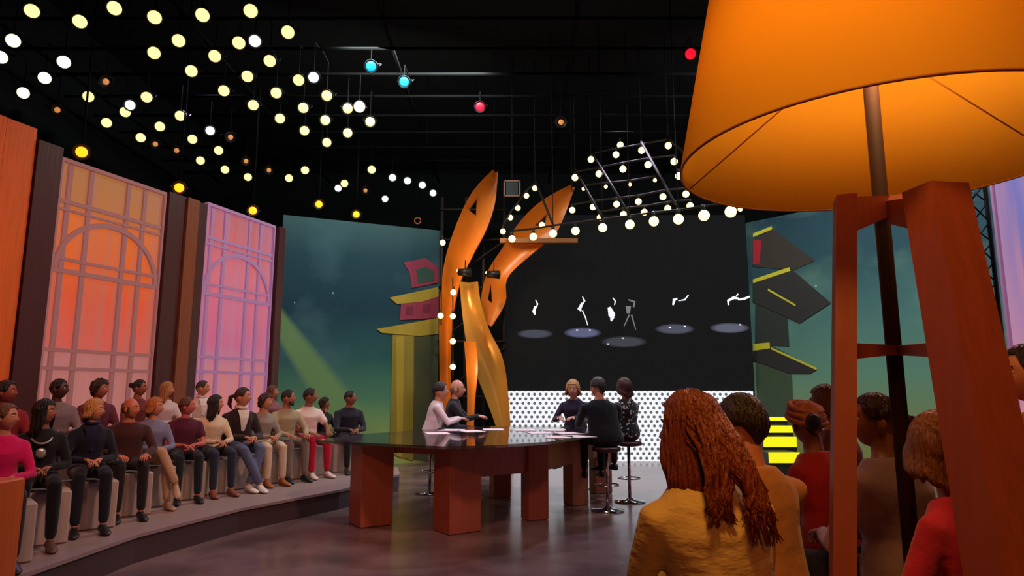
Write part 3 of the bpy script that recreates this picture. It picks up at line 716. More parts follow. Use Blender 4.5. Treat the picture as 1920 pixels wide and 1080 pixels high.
# ------------------------------------------------------------------ giant lamp: wooden stand, pole, shade
M_stand = wood('red_orange_wood', (138, 60, 42), .6)
M_pole = mat('dark_pole', (50, 24, 22), .75, spec=.15)
fl = thing('giant_floor_lamp', 'giant floor lamp with red wooden stand and huge yellow shade in the right foreground', 'floor lamp', (1.56, 2.5, .22))
def beam4(name, top, bot, wx, wy, rz, mm, parent, wx2=None, wy2=None):
    """square timber from bot to top (centres), widths wx, wy"""
    rot = Matrix.Rotation(rz, 3, 'Z'); r0 = []; r1 = []
    for dx, dy in ((-.5, -.5), (.5, -.5), (.5, .5), (-.5, .5)):
        r0.append(Vector(bot)+rot@V(dx*(wx2 or wx), dy*(wy2 or wy), 0)); r1.append(Vector(top)+rot@V(dx*wx, dy*wy, 0))
    return MB().loft([r0, r1]).build(name, mm, parent)
D0 = 2.42
PB = atz(1722, 1015, .9); 
pole_x = at(1655, 420, D0).x
lt = at(1584, 372, 2.30); lb_ = at(1580, 1005, 2.16); d = (lb_-lt)/(lb_.z-lt.z); lfoot = lt+d*(.22-lt.z)
beam4('leg', lt, lfoot, .065, .12, R(-20), M_stand, fl)
rt = at(1752, 352, 1.95); rb = at(1858, 900, 1.72); d = (rb-rt)/(rb.z-rt.z); rfoot = rt+d*(.22-rt.z)
beam4('leg', rt, rfoot, .125, .12, R(8), M_stand, fl, .145, .13)
polec = V(pole_x, D0, 0)
def brace(side, z0, z1, zc0, zc1, th=.05):
    a_ = lt+(lfoot-lt)*((lt.z-(z0+z1)/2)/(lt.z-.22)) if side < 0 else rt+(rfoot-rt)*((rt.z-(z0+z1)/2)/(rt.z-.22))
    c = polec+V(0, -.02, 0); n = V(0, -th/2, 0)
    return MB().loft([[V(a_.x, a_.y, z0)-n, V(a_.x, a_.y, z0)+n, V(a_.x, a_.y, z1)+n, V(a_.x, a_.y, z1)-n], [V(c.x, c.y, zc0)-n, V(c.x, c.y, zc0)+n, V(c.x, c.y, zc1)+n, V(c.x, c.y, zc1)-n]]).build('brace', M_stand, fl)
za = lt.z; zb = rt.z
zl = at(1615, 660, 2.25).z; zr_ = at(1770, 658, 1.9).z; zm = at(1690, 657, D0).z
brace(-1, zl-.028, zl+.028, zm-.016, zm+.016); brace(1, zr_-.026, zr_+.026, zm-.016, zm+.016)
zt_m0 = at(1660, 412, D0).z; zt_m1 = at(1660, 376, D0).z
zl0 = at(1600, 440, 2.28).z; zr0 = at(1725, 440, 1.98).z
brace(-1, zl0, lt.z-.01, zt_m0, zt_m1, .09); brace(1, zr0, rt.z-.015, zt_m0, zt_m1, .09)
MB().tube([(polec.x, D0, .22), (polec.x, D0, 3.05)], .027, 14).build('pole', M_pole, fl, True)
# shade
RC = V(polec.x-.005, D0, at(1640, 300, D0).z); RR = .72
m, nt, b = nodemat('amber_shade_fabric'); b.inputs['Base Color'].default_value = lin(240, 182, 62); b.inputs['Roughness'].default_value = .8
b.inputs['Specular IOR Level'].default_value = .1
tr = N(nt, 'ShaderNodeBsdfTranslucent'); tr.inputs[0].default_value = lin(240, 178, 52)
mxs = N(nt, 'ShaderNodeMixShader'); mxs.inputs[0].default_value = .45
out = nt.nodes['Material Output']; nt.links.new(b.outputs[0], mxs.inputs[1]); nt.links.new(tr.outputs[0], mxs.inputs[2]); nt.links.new(mxs.outputs[0], out.inputs[0])
M_shade = m
M_rim = mat('shade_rim', (150, 78, 20), .6)
sh = MB(); seg = 96; prof = [(RR, 0), (RR*.74, .95)]
rings = []
for r_, z in prof+[(RR*.74-.008, .95), (RR-.008, 0)]:
    rings.append([RC+V(r_*math.cos(2*math.pi*k/seg), r_*math.sin(2*math.pi*k/seg), z) for k in range(seg)])
sh.loft(rings+[rings[0]], caps=False)
shade = sh.build('lamp_shade', M_shade, fl, True)
rim = MB(); rpts = [RC+V((RR-.004)*math.cos(2*math.pi*k/96), (RR-.004)*math.sin(2*math.pi*k/96), 0) for k in range(97)]
rim.tube(rpts, .005, 6).build('rim_wire', M_rim, shade, True)
hub = RC+V(0, 0, .50)
for px, py in ((1310, 352), (1935, 160), (1990, 300)):
    # spoke end on rim circle nearest in direction
    dd_ = ray(px, py); e_ = C0+dd_*((RC.z-CAM_H)/dd_.z); v_ = (e_-RC); v_.z = 0; v_.normalize()
    MB().tube([hub, RC+v_*(RR-.01)], .003, 5).build('spoke', M_rim, shade, True)
MB().lathe(hub-V(0, 0, .03), [(.01, 0), (.04, .005), (.04, .05), (.01, .06)], 14).build('hub', M_pole, fl, True)
E_b = emitm('shade_bulb', (255, 200, 110), 6)
MB().lathe(RC+V(0, 0, .66), [(.02, -.07), (.05, -.05), (.06, 0), (.05, .05), (.02, .07)], 16).build('light_bulb', E_b, fl, True)
light('shade_bulb_light', 'POINT', RC+V(0, -.10, .36), None, 14, (1, .66, .24), .10)
light('shade_bulb_light', 'POINT', RC+V(0.1, .12, .62), None, 8, (1, .64, .22), .08)

# ------------------------------------------------------------------ desk
M_dw = wood('desk_wood', (158, 82, 54), .45); M_dw2 = wood('desk_wood_pale', (176, 104, 62), .4)
m, nt, b = nodemat('smoked_glass'); b.inputs['Base Color'].default_value = lin(70, 52, 56); b.inputs['Roughness'].default_value = .06; b.inputs['Specular IOR Level'].default_value = .9
b.inputs['Coat Weight'].default_value = .5
tr = N(nt, 'ShaderNodeBsdfTransparent'); tr.inputs[0].default_value = (.8, .82, .8, 1); mxs = N(nt, 'ShaderNodeMixShader'); mxs.inputs[0].default_value = .35
out = nt.nodes['Material Output']; nt.links.new(b.outputs[0], mxs.inputs[1]); nt.links.new(tr.outputs[0], mxs.inputs[2]); nt.links.new(mxs.outputs[0], out.inputs[0])
M_glass = m
desk = thing('desk', 'large studio desk with smoked glass top on massive reddish wooden legs', 'desk', (-.2, 9, 0))
poly = [(592, 824), (700, 830), (830, 836), (930, 834), (1032, 827), (1106, 816), (1128, 806), (1106, 801), (1040, 799), (930, 798), (858, 800), (780, 806), (680, 813)]
tp3 = [atz(x, y, .96) for x, y in poly]
MB().loft([[V(p.x, p.y, .925) for p in tp3], [V(p.x, p.y, .955) for p in tp3]]).build('glass_top', M_glass, desk)
def blk(name, px, D, sx, sy, rz, z0, z1, mm):
    p = at(px, 800, D); return MB().box((p.x, D, (z0+z1)/2), (sx, sy, z1-z0), R(rz), bev=.008).build(name, mm, desk)
blk('leg', 700, 8.0, .38, .40, 32, .002, .90, M_dw)
blk('leg', 859, 7.62, .40, .36, 36, .002, .90, M_dw)
blk('leg', 1002, 8.3, .27, .22, 24, .002, .90, M_dw)
blk('leg', 1078, 9.35, .26, .24, 28, .002, .90, M_dw2)
blk('leg', 938, 10.0, .26, .22, 20, .002, .90, M_dw)
blk('leg', 1124, 10.4, .28, .22, 20, .002, .90, M_dw)
def rail(p, q, h0=.55, h1=.90, th=.07, mm=M_dw):
    a_ = V(at(p[0], 800, p[1]).x, p[1], 0); b_ = V(at(q[0], 800, q[1]).x, q[1], 0); d_ = (b_-a_); L = d_.length
    c = (a_+b_)/2; return MB().box((c.x, c.y, (h0+h1)/2), (L, th, h1-h0), math.atan2(d_.y, d_.x), bev=.006).build('rail', mm, desk)
rail((878, 7.72), (990, 8.24)); rail((1012, 8.38), (1072, 9.26), mm=M_dw2); rail((1086, 9.5), (1122, 10.3)); rail((855, 7.8), (930, 9.9), .6, .9); rail((945, 10.08), (1112, 10.4), .6, .9)
rail((712, 8.1), (845, 7.72), .80, .90)
# papers
M_pap = mat('paper', (232, 214, 222), .8)
plist = [(820, 812, 14), (848, 806, -10), (884, 808, 22), (925, 805, 5), (1010, 811, 12), (1040, 806, -8), (1066, 812, 18), (1082, 818, 30), (1050, 819, -12), (984, 806, 3)]
for i, (x, y, r_) in enumerate(plist):
    p = atz(x, y, .96)
    o = MB().box((0, 0, .002), (.30, .42, .004)).build('paper_sheet', M_pap); o.location = (p.x, p.y, .9565); o.rotation_euler = (0, 0, R(r_))
    left = i < 4
    tag(o, rk(x, plist[:4])+' of four white paper sheets on the desk before the two men' if left else rk(x, plist[4:])+' of six white paper sheets on the desk before the blond hostess', 'paper', 'papers before the men' if left else 'papers before the hostess')

# ------------------------------------------------------------------ stools
M_chr = mat('chrome', (190, 185, 190), .15, metal=1)
M_sst = mat('stool_seat_leather', (60, 22, 28), .45)
def stool(x, y, seat, label, group=None):
    t = thing('bar_stool', label, 'stool', (x, y, 0))
    MB().lathe((x, y, .001), [(.21, 0), (.215, .012), (.06, .03), (.03, .06)], 24).build('base', M_chr, t, True)
    MB().tube([(x, y, .04), (x, y, seat-.05)], .022, 12).build('column', M_chr, t, True)
    MB().lathe((x, y, seat-.07), [(.10, 0), (.18, .015), (.19, .05), (.175, .068), (.05, .072)], 24).build('seat', M_sst, t, True)
    MB().tube([(x+.15*math.cos(a), y+.15*math.sin(a), .32) for a in (2*math.pi*k/20 for k in range(21))], .010, 6).build('foot_ring', M_chr, t, True)
    return t
# ------------------------------------------------------------------ people
def ik(a, t, l1, l2, pole):
    d = t-a; L = min(d.length, (l1+l2)*.985); d = d.normalized(); t = a+d*L
    x = (l1*l1-l2*l2+L*L)/(2*L); h = math.sqrt(max(0, l1*l1-x*x))
    p = Vector(pole); p = p-d*p.dot(d)
    if p.length < 1e-5: p = d.orthogonal()
    return a+d*x+p.normalized()*h, t
def head_mesh(mb, c, Mh, s, female, seg=32, mi=0):
    rings = []; n = 24
    for k in range(n):
        a = -math.pi/2+math.pi*(k/(n-1)); a = max(-1.53, min(1.53, a)); rg = []
        for i in range(seg):
            q = 2*math.pi*i/seg; x = math.cos(a)*math.cos(q); y = math.cos(a)*math.sin(q); z = math.sin(a)
            X, Y, Z = x*.076, y*.094, z*.116
            if z < 0:
                X *= 1-.30*(-z)**1.6
                if y < 0: Y *= 1-.38*(-z)**.8
                else: Y *= 1+.02*(-z)
            if y > 0:
                g = lambda cx, cz, wx, wz: math.exp(-((x-cx)/wx)**2-((z-cz)/wz)**2)
                Y += .024*g(0, -.20, .13, .14)+.012*g(0, -.02, .10, .18)          # nose
                Y -= .011*(g(.38, .06, .20, .13)+g(-.38, .06, .20, .13))            # sockets
                Y += .005*(g(.36, .24, .26, .08)+g(-.36, .24, .26, .08))            # brow
                Y += .007*g(0, -.50, .22, .07)+.009*g(0, -.80, .25, .14)            # lips, chin
                Y += .004*(g(.48, -.22, .18, .18)+g(-.48, -.22, .18, .18))
            rg.append(c+Mh@(V(X, Y, Z)*s))
        rings.append(rg)
    mb.loft(rings, mi=mi)
    for sx in (-1, 1):   # ears
        mb.ball(c+Mh@(V(sx*.079, -.004, -.012)*s), (.009*s, .020*s, .032*s), 10, M=Mh @ Matrix.Rotation(R(12*sx), 3, 'Z'), mi=mi)
def hand(mb, wp, dr_, nr, s, side, curl=.55, mi=0):
    d = dr_.normalized(); n = (nr-d*nr.dot(d)).normalized(); l = d.cross(n)*side    # l: towards thumb
    rings = []
    for t, w_, h_ in ((-.02, .026, .021), (.015, .032, .019), (.05, .042, .016), (.085, .042, .014)):
        rings.append([wp+d*t*s+(l*math.cos(q)*w_+n*math.sin(q)*h_)*s for q in (2*math.pi*k/10 for k in range(10))])
    mb.loft(rings, mi=mi)
    for i, (o, L) in enumerate(((.031, .070), (.011, .080), (-.010, .075), (-.030, .058))):
        p = wp+(d*.078+l*o)*s; dd = d.copy(); pts = [p]; ang = 0
        for k in range(3):
            ang += curl*(.5+.25*k); dd = d*math.cos(ang)-n*math.sin(ang); p = p+(dd+l*o*1.2).normalized()*(L*s*(.45, .32, .23)[k]); pts.append(p)
        mb.tube(pts, [.0098*s, .0090*s, .0082*s, .007*s], 7, mi=mi, rnd=True)
    p = wp+(d*.018+l*.026)*s; mb.tube([p, p+(d*.030+l*.026-n*.010)*s, p+(d*.058+l*.034-n*.022)*s], [.0125*s, .0105*s, .008*s], 7, mi=mi, rnd=True)
def hair_shell(c, Mh, s, front, side, back, drop=0, dropfront=0, vol=1.0, flare=0, wave=0, seg=64, open_=55, seed=0, grow=.016):
    """cap of hair on a grid: azimuth from the face, polar down to an edge, then hanging down by drop"""
    mb = MB(); rows = 12; dr_rows = 8 if drop else 0; outer = []; inner = []
    for k in range(rows+dr_rows+1):
        ro = []; ri = []
        for i in range(seg):
            az = 2*math.pi*i/seg; da = abs((az+math.pi) % (2*math.pi)-math.pi)*180/math.pi    # 0 front, 180 back
            if da < open_: e = front
            elif da < open_+30: e = front+(side-front)*(da-open_)/30
            elif da < 125: e = side
            else: e = side+(back-side)*(da-125)/55
            t = min(k, rows)/rows; pol = R(e)*t
            if pol < .02: pol = .02
            st_ = .5*math.sin(az*17+seed)+.5*math.sin(az*29+seed*3+pol*2)
            gr = (grow*vol)*(.55+.45*math.sin(min(math.pi, pol*1.1+.5)))+.0025*st_
            if wave: gr += wave*noise.noise(V(math.cos(az)*2.4, math.sin(az)*2.4, pol*2.5+seed))
            x = math.sin(pol)*math.sin(az); y = math.sin(pol)*math.cos(az); z = math.cos(pol)
            bk = 1-.30*max(0, -z)**.8 if y < 0 else 1
            X, Y, Z = x*(.076+gr), y*(.094+gr)*bk, z*(.114+gr)
            I = V(x*.072, y*.088*bk, z*.109)
            O_ = V(X, Y, Z)
            if k > rows and da > open_*.9:
                q = (k-rows)/dr_rows; dl = (drop if da > 110 else dropfront+(drop-dropfront)*max(0, (da-open_)/(110-open_)))
                dl *= (1+.12*st_)
                O_ += V(x*flare*q+.004*st_*q, y*flare*.5*q, -dl*q)+V(0, wave*.5*math.sin(q*7+az*3), 0)
                I += V(x*flare*q*.8, y*flare*.4*q, -dl*q)
                if q > .8: O_ = O_.lerp(I, (q-.8)*3)
            ro.append(c+Mh@(O_*s)); ri.append(c+Mh@(I*s))
        outer.append(ro); inner.append(ri)
    mb.loft(outer+inner[::-1], caps=False)
    # close top
    return mb
PEOPLE = []
def person(label, pos, face, s=1.0, seat=.45, lean=6, hyaw=0, hpitch=0, hands='lap', legs='normal', female=False, skin=(176, 112, 82), hair=('short', (40, 26, 20)),
           top=(90, 90, 90), sleeve='long', bottom=(40, 40, 50), shoes=(30, 26, 26), group=None, shirt=None, footz=.0, near=False, beard=None, wide=1.0, extra=None, roll=0, bare=False, hd=1.0):
    root = thing('person', label, 'person', pos, R(face-90), group)
    root_M = root.matrix_basis.copy(); root.matrix_basis = Matrix.Identity(4)
    k = s; kw = s*wide*(.93 if female else 1.0)
    P = V(0, 0, seat+.095*k); u = V(math.sin(R(roll)), math.sin(R(lean)), math.cos(R(lean))).normalized(); fw = V(0, math.cos(R(lean)), -math.sin(R(lean)))
    sh_w = (.165 if female else .185)*s*wide
    SC = P+u*.43*k; NB = P+u*.49*k; HC = NB+V(0, .028, .118)*k
    HC += u*0
    Mh = Matrix.Rotation(R(hyaw), 3, 'Z') @ Matrix.Rotation(R(hpitch), 3, 'X')
    sk_ = skinm(skin); vox = .011 if near else .015
    ul, fl_, tl, sl = .275*k, .245*k, .42*k, .41*k
    arms = []
    for sd in (-1, 1):
        sp_ = SC+V(sd*sh_w*.96, 0, 0)-u*.068*k
        if hands == 'lap': tg = P+V(sd*.055*k, .33*k, .115*k); pole = V(sd*1.1, -.8, -.6)
        elif hands == 'knees': tg = P+V(sd*.13*k, .40*k, .10*k); pole = V(sd*1.0, -.8, -.5)
        elif hands == 'crossed': tg = P+u*.27*k+V(-sd*.12*k, .20*k, .0); pole = V(sd*1.0, .1, -1)
        elif hands == 'table': tg = P+V(sd*.10*k, .42*k, .16*k+.04); pole = V(sd*1.0, -.6, -.8)
        elif hands == 'front': tg = P+V(sd*.10*k, .30*k, .20*k); pole = V(sd*1.0, -.5, -.8)
        elif hands == 'chin' and sd == 1: tg = HC+V(.02, .10*k, -.17*k); pole = V(.6, .3, -1)
        else: tg = P+V(sd*.08*k, .30*k, .12*k); pole = V(sd*1.1, -.8, -.6)
        el, wr = ik(sp_, tg, ul, fl_, pole); arms.append((sd, sp_, el, wr))
    lg = []
    for sd in (-1, 1):
        hp = P+V(sd*.088*k, .01*k, -.01*k)
        kz = seat+.075*k; kn = V(sd*.115*k, .42*k, kz); an = V(sd*.12*k, .44*k, footz+.09*k)
        if legs == 'crossed' and sd == 1: kn = V(-.01*k, .43*k, kz+.11*k); an = V(-.16*k, .56*k, kz-.27*k)
        if legs == 'crossed' and sd == -1: kn = V(-.07*k, .43*k, kz)
        if legs == 'stretched': an = V(sd*.09*k, .62*k, footz+.09*k); kn = V(sd*.10*k, .41*k, kz)
        if legs == 'ankles': an = V(-sd*.05*k, .52*k+.04*sd, footz+.09*k)
        if legs == 'wide': kn = V(sd*.20*k, .39*k, kz); an = V(sd*.17*k, .40*k, footz+.09*k)
        d_ = (an-kn); 
        if d_.length > sl*1.1 or True: pass
        lg.append((sd, hp, kn, an))
    def torso(mb, inf=0.0, lo=-.06, hi=.50):
        rings = []
        wst = .118 if female else .142; bust = .012 if female else 0
        for t, w_, dd, f in ((-.085, .10, .075, 0), (-.06, .15, .115, 0), (0, .172, .125, 0), (.07, .158, .118, 0), (.15, wst+.01, .104, 0), (.24, .146, .108+bust*.5, .004), (.32, .160, .112+bust, .008), (.36, .158, .100+bust*.4, .004), (.40, .135, .088, 0), (.43, .104, .074, 0), (.46, .076, .062, 0), (.49, .058, .052, .004), (.51, .050, .046, .008)):
            if t < lo or t > hi: continue
            cc = P+u*t*k+fw*f*k
            rings.append([cc+(V(1, 0, 0)*math.cos(q)*(w_+inf)*kw+fw*math.sin(q)*(dd+inf)*k) for q in (2*math.pi*i/20 for i in range(20))])
        mb.loft(rings)
    # --- body (one continuous skin surface)
    mb = MB(); torso(mb, -.014)
    mb.tube([NB-u*.05*k, NB+V(0, .004, .05)*k, HC+V(0, -.018, -.06)*k], [.056*k, .050*k, .050*k], 12, rnd=True)
    for sd, a, e, w_ in arms:
        g = .88 if female else 1
        mb.tube([SC+V(sd*.07*k, 0, 0)-u*.04*k, a, a.lerp(e, .35), e.lerp(a, .1), e, e.lerp(w_, .3), w_.lerp(e, .1), w_], [.05*k, .048*k*g, .043*k*g, .036*k*g, .036*k*g, .036*k*g, .024*k*g, .023*k*g], 10, rnd=True)
    for sd, h, kn, an in lg:
        mb.tube([h, h.lerp(kn, .4), kn.lerp(h, .08), kn, kn.lerp(an, .3), an.lerp(kn, .15), an], [.075*k, .066*k, .048*k, .046*k, .047*k, .031*k, .031*k], 10, rnd=True)
    body_me = remeshed(mb, 'body', sk_, vox, 3)
    mb2 = MB(); head_mesh(mb2, HC, Mh, hd*k*(.96 if female else 1), female, 36 if near else 28)
    for sd, a, e, w_ in arms:
        d_ = (w_-e).normalized()
        if hands in ('lap', 'normal', 'front'): d_ = (d_+V(-sd*.9, .5, -.35)).normalized(); nn = V(0, -.2, 1)
        elif hands == 'crossed': nn = V(0, 1, .2)
        elif hands == 'chin' and sd == 1: nn = V(0, -1, .2)
        else: nn = V(0, 0, 1); d_ = (d_+V(0, .4, 0)).normalized(); d_.z = min(d_.z, -.05)
        hand(mb2, w_, d_, nn, k*(.92 if female else 1), sd, curl=.5)
    me2 = mb2.mesh('h', sk_); me2.polygons.foreach_set('use_smooth', [True]*len(me2.polygons))
    bm = bmesh.new(); bm.from_mesh(body_me); bm.from_mesh(me2); bm.to_mesh(body_me); bm.free(); bpy.data.meshes.remove(me2)
    body = link('body', body_me, root)
    # eyes and mouth
    hs = k*(.96 if female else 1)*hd
    for sx in (-1, 1):
        ey = MB(); pc = HC+Mh@(V(sx*.029, .0775, .008)*hs); ey.ball(pc, .0115*hs, 10, mi=0); ey.ball(pc+Mh@(V(0, .0075, 0)*hs), .0058*hs, 8, mi=1)
        ey.build('eye', [mat('eye_white', (200, 190, 185), .3), mat('iris', (30, 20, 16), .2)], root, True)
    bw = MB()
    for sx in (-1, 1): bw.tube([HC+Mh@(V(sx*.012, .0925, .029)*hs), HC+Mh@(V(sx*.030, .091, .035)*hs), HC+Mh@(V(sx*.046, .080, .029)*hs)], [.003*hs, .004*hs, .002*hs], 5)
    bw.build('eyebrow', hairm(hair[1]), root, True)
    MB().tube([HC+Mh@(V(-.022, .078, -.057)*hs), HC+Mh@(V(0, .092, -.056)*hs), HC+Mh@(V(.022, .078, -.057)*hs)], [.003*hs, .006*hs, .003*hs], 6, flat=.8).build('lips', mat('lips_%d' % skin[0], (int(skin[0]*.82), int(skin[1]*.55), int(skin[2]*.58)), .4), root, True)
    # --- top
    tm = cloth(top); mb = MB(); torso(mb, .012 if not near else .016, -.075, .475)
    for sd, a, e, w_ in arms:
        g = .9 if female else 1.0
        if sleeve == 'long':
            mb.tube([SC+V(sd*.06*k, 0, .0)-u*.035*k, a, a.lerp(e, .5), e, e.lerp(w_, .5), w_.lerp(e, .03)], [.054*k, .057*k*g, .053*k*g, .048*k*g, .043*k*g, .034*k*g], 12, rnd=True)
        else:
            mb.tube([SC+V(sd*.06*k, 0, .0)-u*.035*k, a, a.lerp(e, .55)], [.054*k, .057*k*g, .057*k*g], 12, rnd=True)
    link('top_garment', remeshed(mb, 'top_garment', tm, vox, 5), root)
    # --- trousers
    bmt = cloth(bottom); mb = MB(); torso(mb, .010, -.09, .10)
    for sd, h, kn, an in lg:
        mb.tube([h, h.lerp(kn, .4), kn.lerp(h, .08), kn, kn.lerp(an, .35), kn.lerp(an, .9 if not bare else .2)], [.090*k, .082*k, .064*k, .061*k, .058*k, .048*k], 12, rnd=True)
    link('trousers' if not bare else 'skirt', remeshed(mb, 'trousers', bmt, vox, 3), root)
    # --- shoes
    for sd, h, kn, an in lg:
        sd_dir = V((an-kn).x*.2+sd*.10, 1, -.0 if legs != 'crossed' or sd == -1 else -.5).normalized()
        upv = V(0, 0, 1); lft = sd_dir.cross(upv).normalized(); upv = lft.cross(sd_dir)
        base = an-upv*.085*k; rings = []
        for t, w_, h0, h1 in ((-.068, .018, .006, .045), (-.055, .032, 0, .085), (0, .036, 0, .10), (.05, .038, 0, .075), (.10, .045, 0, .052), (.15, .042, 0, .042), (.182, .026, .002, .030), (.192, .008, .008, .018)):
            cc = base+sd_dir*t*k; rings.append([cc+(lft*math.cos(q)*w_+upv*((h0+h1)/2+math.sin(q)*(h1-h0)/2))*k for q in (2*math.pi*i/12 for i in range(12))])
        MB().loft(rings).build('shoe', mat('shoe_%d_%d_%d' % shoes, shoes, .45), root, True)
    # --- shirt front / collar
    if shirt:
        q = MB(); rr = []
        for t in (.20, .28, .36, .42, .455):
            wv_ = .020+.055*(t-.20)/.25; dd = {.20: .122, .28: .128, .36: .124, .42: .106, .455: .088}[t]+(.018 if near else .012)
            cc = P+u*t*k; rr.append([cc+V(-wv_*k, 0, 0)+fw*(dd-.012)*k, cc+fw*(dd)*k, cc+V(wv_*k, 0, 0)+fw*(dd-.012)*k, cc+fw*(dd-.05)*k])
        q.loft(rr).build('shirt_front', cloth(shirt), root)
        q = MB(); q.tube([NB+u*.0*k+V(math.cos(a)*.062*k, math.sin(a)*.062*k+.005, -.005+.012*math.sin(a)*-1) for a in (2*math.pi*i/14 for i in range(15))], .014*k, 6, flat=1.3).build('collar', cloth(shirt), root, True)
    # --- hair
    st_, hc = hair[0], hair[1]; hm = hairm(hc); hb = None
    if st_ == 'short': hb = hair_shell(HC, Mh, hs, 47, 88, 128, seed=len(PEOPLE), grow=.014, open_=36)
    elif st_ == 'crop': hb = hair_shell(HC, Mh, hs, 46, 86, 124, seed=len(PEOPLE), grow=.007, open_=34)
    elif st_ == 'curly': hb = hair_shell(HC, Mh, hs, 56, 96, 134, drop=.03, dropfront=.02, wave=.02, seed=len(PEOPLE), grow=.026)
    elif st_ == 'bob': hb = hair_shell(HC, Mh, hs, 56, 92, 118, drop=.085, dropfront=.06, flare=.022, seed=len(PEOPLE), grow=.018, wave=.004, open_=50)
    elif st_ == 'long': hb = hair_shell(HC, Mh, hs, 54, 92, 112, drop=.25, dropfront=.16, flare=.02, seed=len(PEOPLE), grow=.018, wave=.006, open_=50)
    elif st_ == 'verylong': hb = hair_shell(HC, Mh, hs, 54, 92, 112, drop=.20, dropfront=.15, flare=.030, seed=len(PEOPLE), grow=.022, wave=.008, open_=48, seg=120)
    elif st_ in ('bun', 'tied'): hb = hair_shell(HC, Mh, hs, 48, 86, 126, seed=len(PEOPLE), grow=.011, open_=36)
    elif st_ == 'rim': hb = hair_shell(HC, Mh, hs, 40, 40, 118, seed=len(PEOPLE), grow=.0035) if False else None
    if hb:
        if st_ == 'bun': hb.ball(HC+Mh@(V(0, -.115, .035)*hs), .040*hs, 12)
        if st_ == 'tied': hb.tube([HC+Mh@(V(0, -.095, .02)*hs), HC+Mh@(V(0, -.15, 0)*hs), HC+Mh@(V(0, -.16, -.09)*hs), HC+Mh@(V(0, -.13, -.15)*hs)], [.020*hs, .030*hs, .026*hs, .008*hs], 10, rnd=True)
        hb.build('hair', hm, root, True)
    if st_ == 'rim':
        q = MB()
        rings = []
        for i in range(19):
            a = R(-115+i*230/18)-math.pi/2; cc = V(math.cos(a)*.071, math.sin(a)*.084, -.01)
            rings.append([HC+Mh@((cc+V(math.cos(a)*.010*math.cos(b2), math.sin(a)*.010*math.cos(b2), .036*math.sin(b2)))*hs) for b2 in (2*math.pi*j/8 for j in range(8))])
        q.loft(rings).build('hair', hm, root, True)
    if beard:
        q = MB(); rings = []
        for i in range(15):
            a = R(20+i*140/14); zz = -.058-.018*math.sin(a)
            cc = V(math.cos(a)*.066, math.sin(a)*.078, zz-.012*math.sin(a))
            rings.append([HC+Mh@((cc+V(math.cos(a)*.010*math.cos(b2), math.sin(a)*.012*math.cos(b2), (.012+.020*math.sin(a))*math.sin(b2)))*hs) for b2 in (2*math.pi*j/8 for j in range(8))])
        q.loft(rings).build('beard', hairm(beard), root, True)
    info = dict(root=root, HC=HC, Mh=Mh, P=P, u=u, fw=fw, k=k, SC=SC, NB=NB, arms=arms, legs=lg, hs=hs)
    if extra: extra(info)
    root.matrix_basis = root_M
    for c in children(root): c.matrix_parent_inverse = Matrix.Identity(4)
    PEOPLE.append(root)
    return root
def place(px, topy, D, z0, seat, near=False, lean=6):
    """plan position under the head pixel, and body scale so that the head top meets the picture"""
    p = at(px, topy, D); base = 1.30-.45
    s = (p.z-z0-seat)/.836
    return p, max(.86, min(1.14, s))
BROWN = (52, 30, 22); BLK = (20, 15, 15); BLOND = (196, 140, 70); SKL = (196, 128, 96); SKM = (150, 92, 64); SKD = (74, 42, 32)
def sitter(label, px, topy, D, z0, face, hlook, seat=.45, group=None, lean=6, near=False, shiftb=0, **kw):
    p, s = place(px, topy, D, z0, seat)
    # head sits forward of the hips when leaning
    fwd = V(math.cos(R(face)), math.sin(R(face)), 0); off = math.sin(R(lean))*.49*s+.03
    q = V(p.x, D, z0)-fwd*off
    right = V(fwd.y, -fwd.x, 0); q = q-right*math.sin(R(kw.get('roll', 0)))*.55*s
    o = person(label, (q.x, q.y, z0), face, s, seat, lean=lean, hyaw=hlook-face, near=near, **kw)
    return q, s, o
def necklace(col, big=False):
    def f(i):
        k = i['k']; q = MB(); pts = []
        for j in range(15):
            a = R(-160+j*320/14)+math.pi/2
            dpt = .16 if big else .10
            ca = math.cos(a); sa = math.sin(a)
            pts.append(i['NB']+V(ca*.085*k, .02+sa*.085*k+.05*k*max(0, sa), -.02-.5*dpt*(1+sa)*k*.9))
        q.tube(pts, .010*k if big else .006*k, 6).build('necklace', mat('silver_necklace', col, .3, metal=.6), i['root'], True)
        if big: MB().ball(i['P']+i['u']*.25*k+i['fw']*.145*k, (.045*k, .02*k, .05*k), 10).build('brooch', mat('silver_necklace', col, .3, metal=.6), i['root'], True)
    return f
Q = []
def aud(label, px, ty, D, row, face, hl, **kw):
    z0 = PZ if row == 0 else .45
    q, s, o = sitter(label, px, ty, D, z0, face, hl, **kw); Q.append((q, row, face, label)); return o
GF = None
aud('woman in bright pink long-sleeved top at the far left edge', 14, 752, 5.1, 0, -48, 5, female=True, hair=('short', (120, 76, 48)), skin=SKL, top=(214, 22, 96), bottom=(40, 26, 32), shoes=(40, 30, 30))
aud('woman with long black hair in black outfit with silver necklace', 86, 745, 5.75, 0, -52, 5, female=True, hair=('long', BLK), skin=SKM, top=(24, 22, 26), bottom=(18, 17, 20), shoes=(90, 60, 50), extra=necklace((190, 180, 170), True))
aud('woman with short blond hair in dark navy jacket, seated front row', 178, 744, 6.4, 0, -50, 8, female=True, hair=('bob', BLOND), skin=SKL, top=(26, 26, 42), bottom=(24, 24, 34), shirt=(28, 30, 62))
aud('bald man in dark maroon sweater, seated front row', 247, 744, 7.05, 0, -50, -5, hair=('rim', (90, 56, 40)), skin=(190, 110, 80), top=(66, 34, 36), bottom=(34, 26, 30), hands='knees', wide=1.08, shoes=(20, 18, 20))
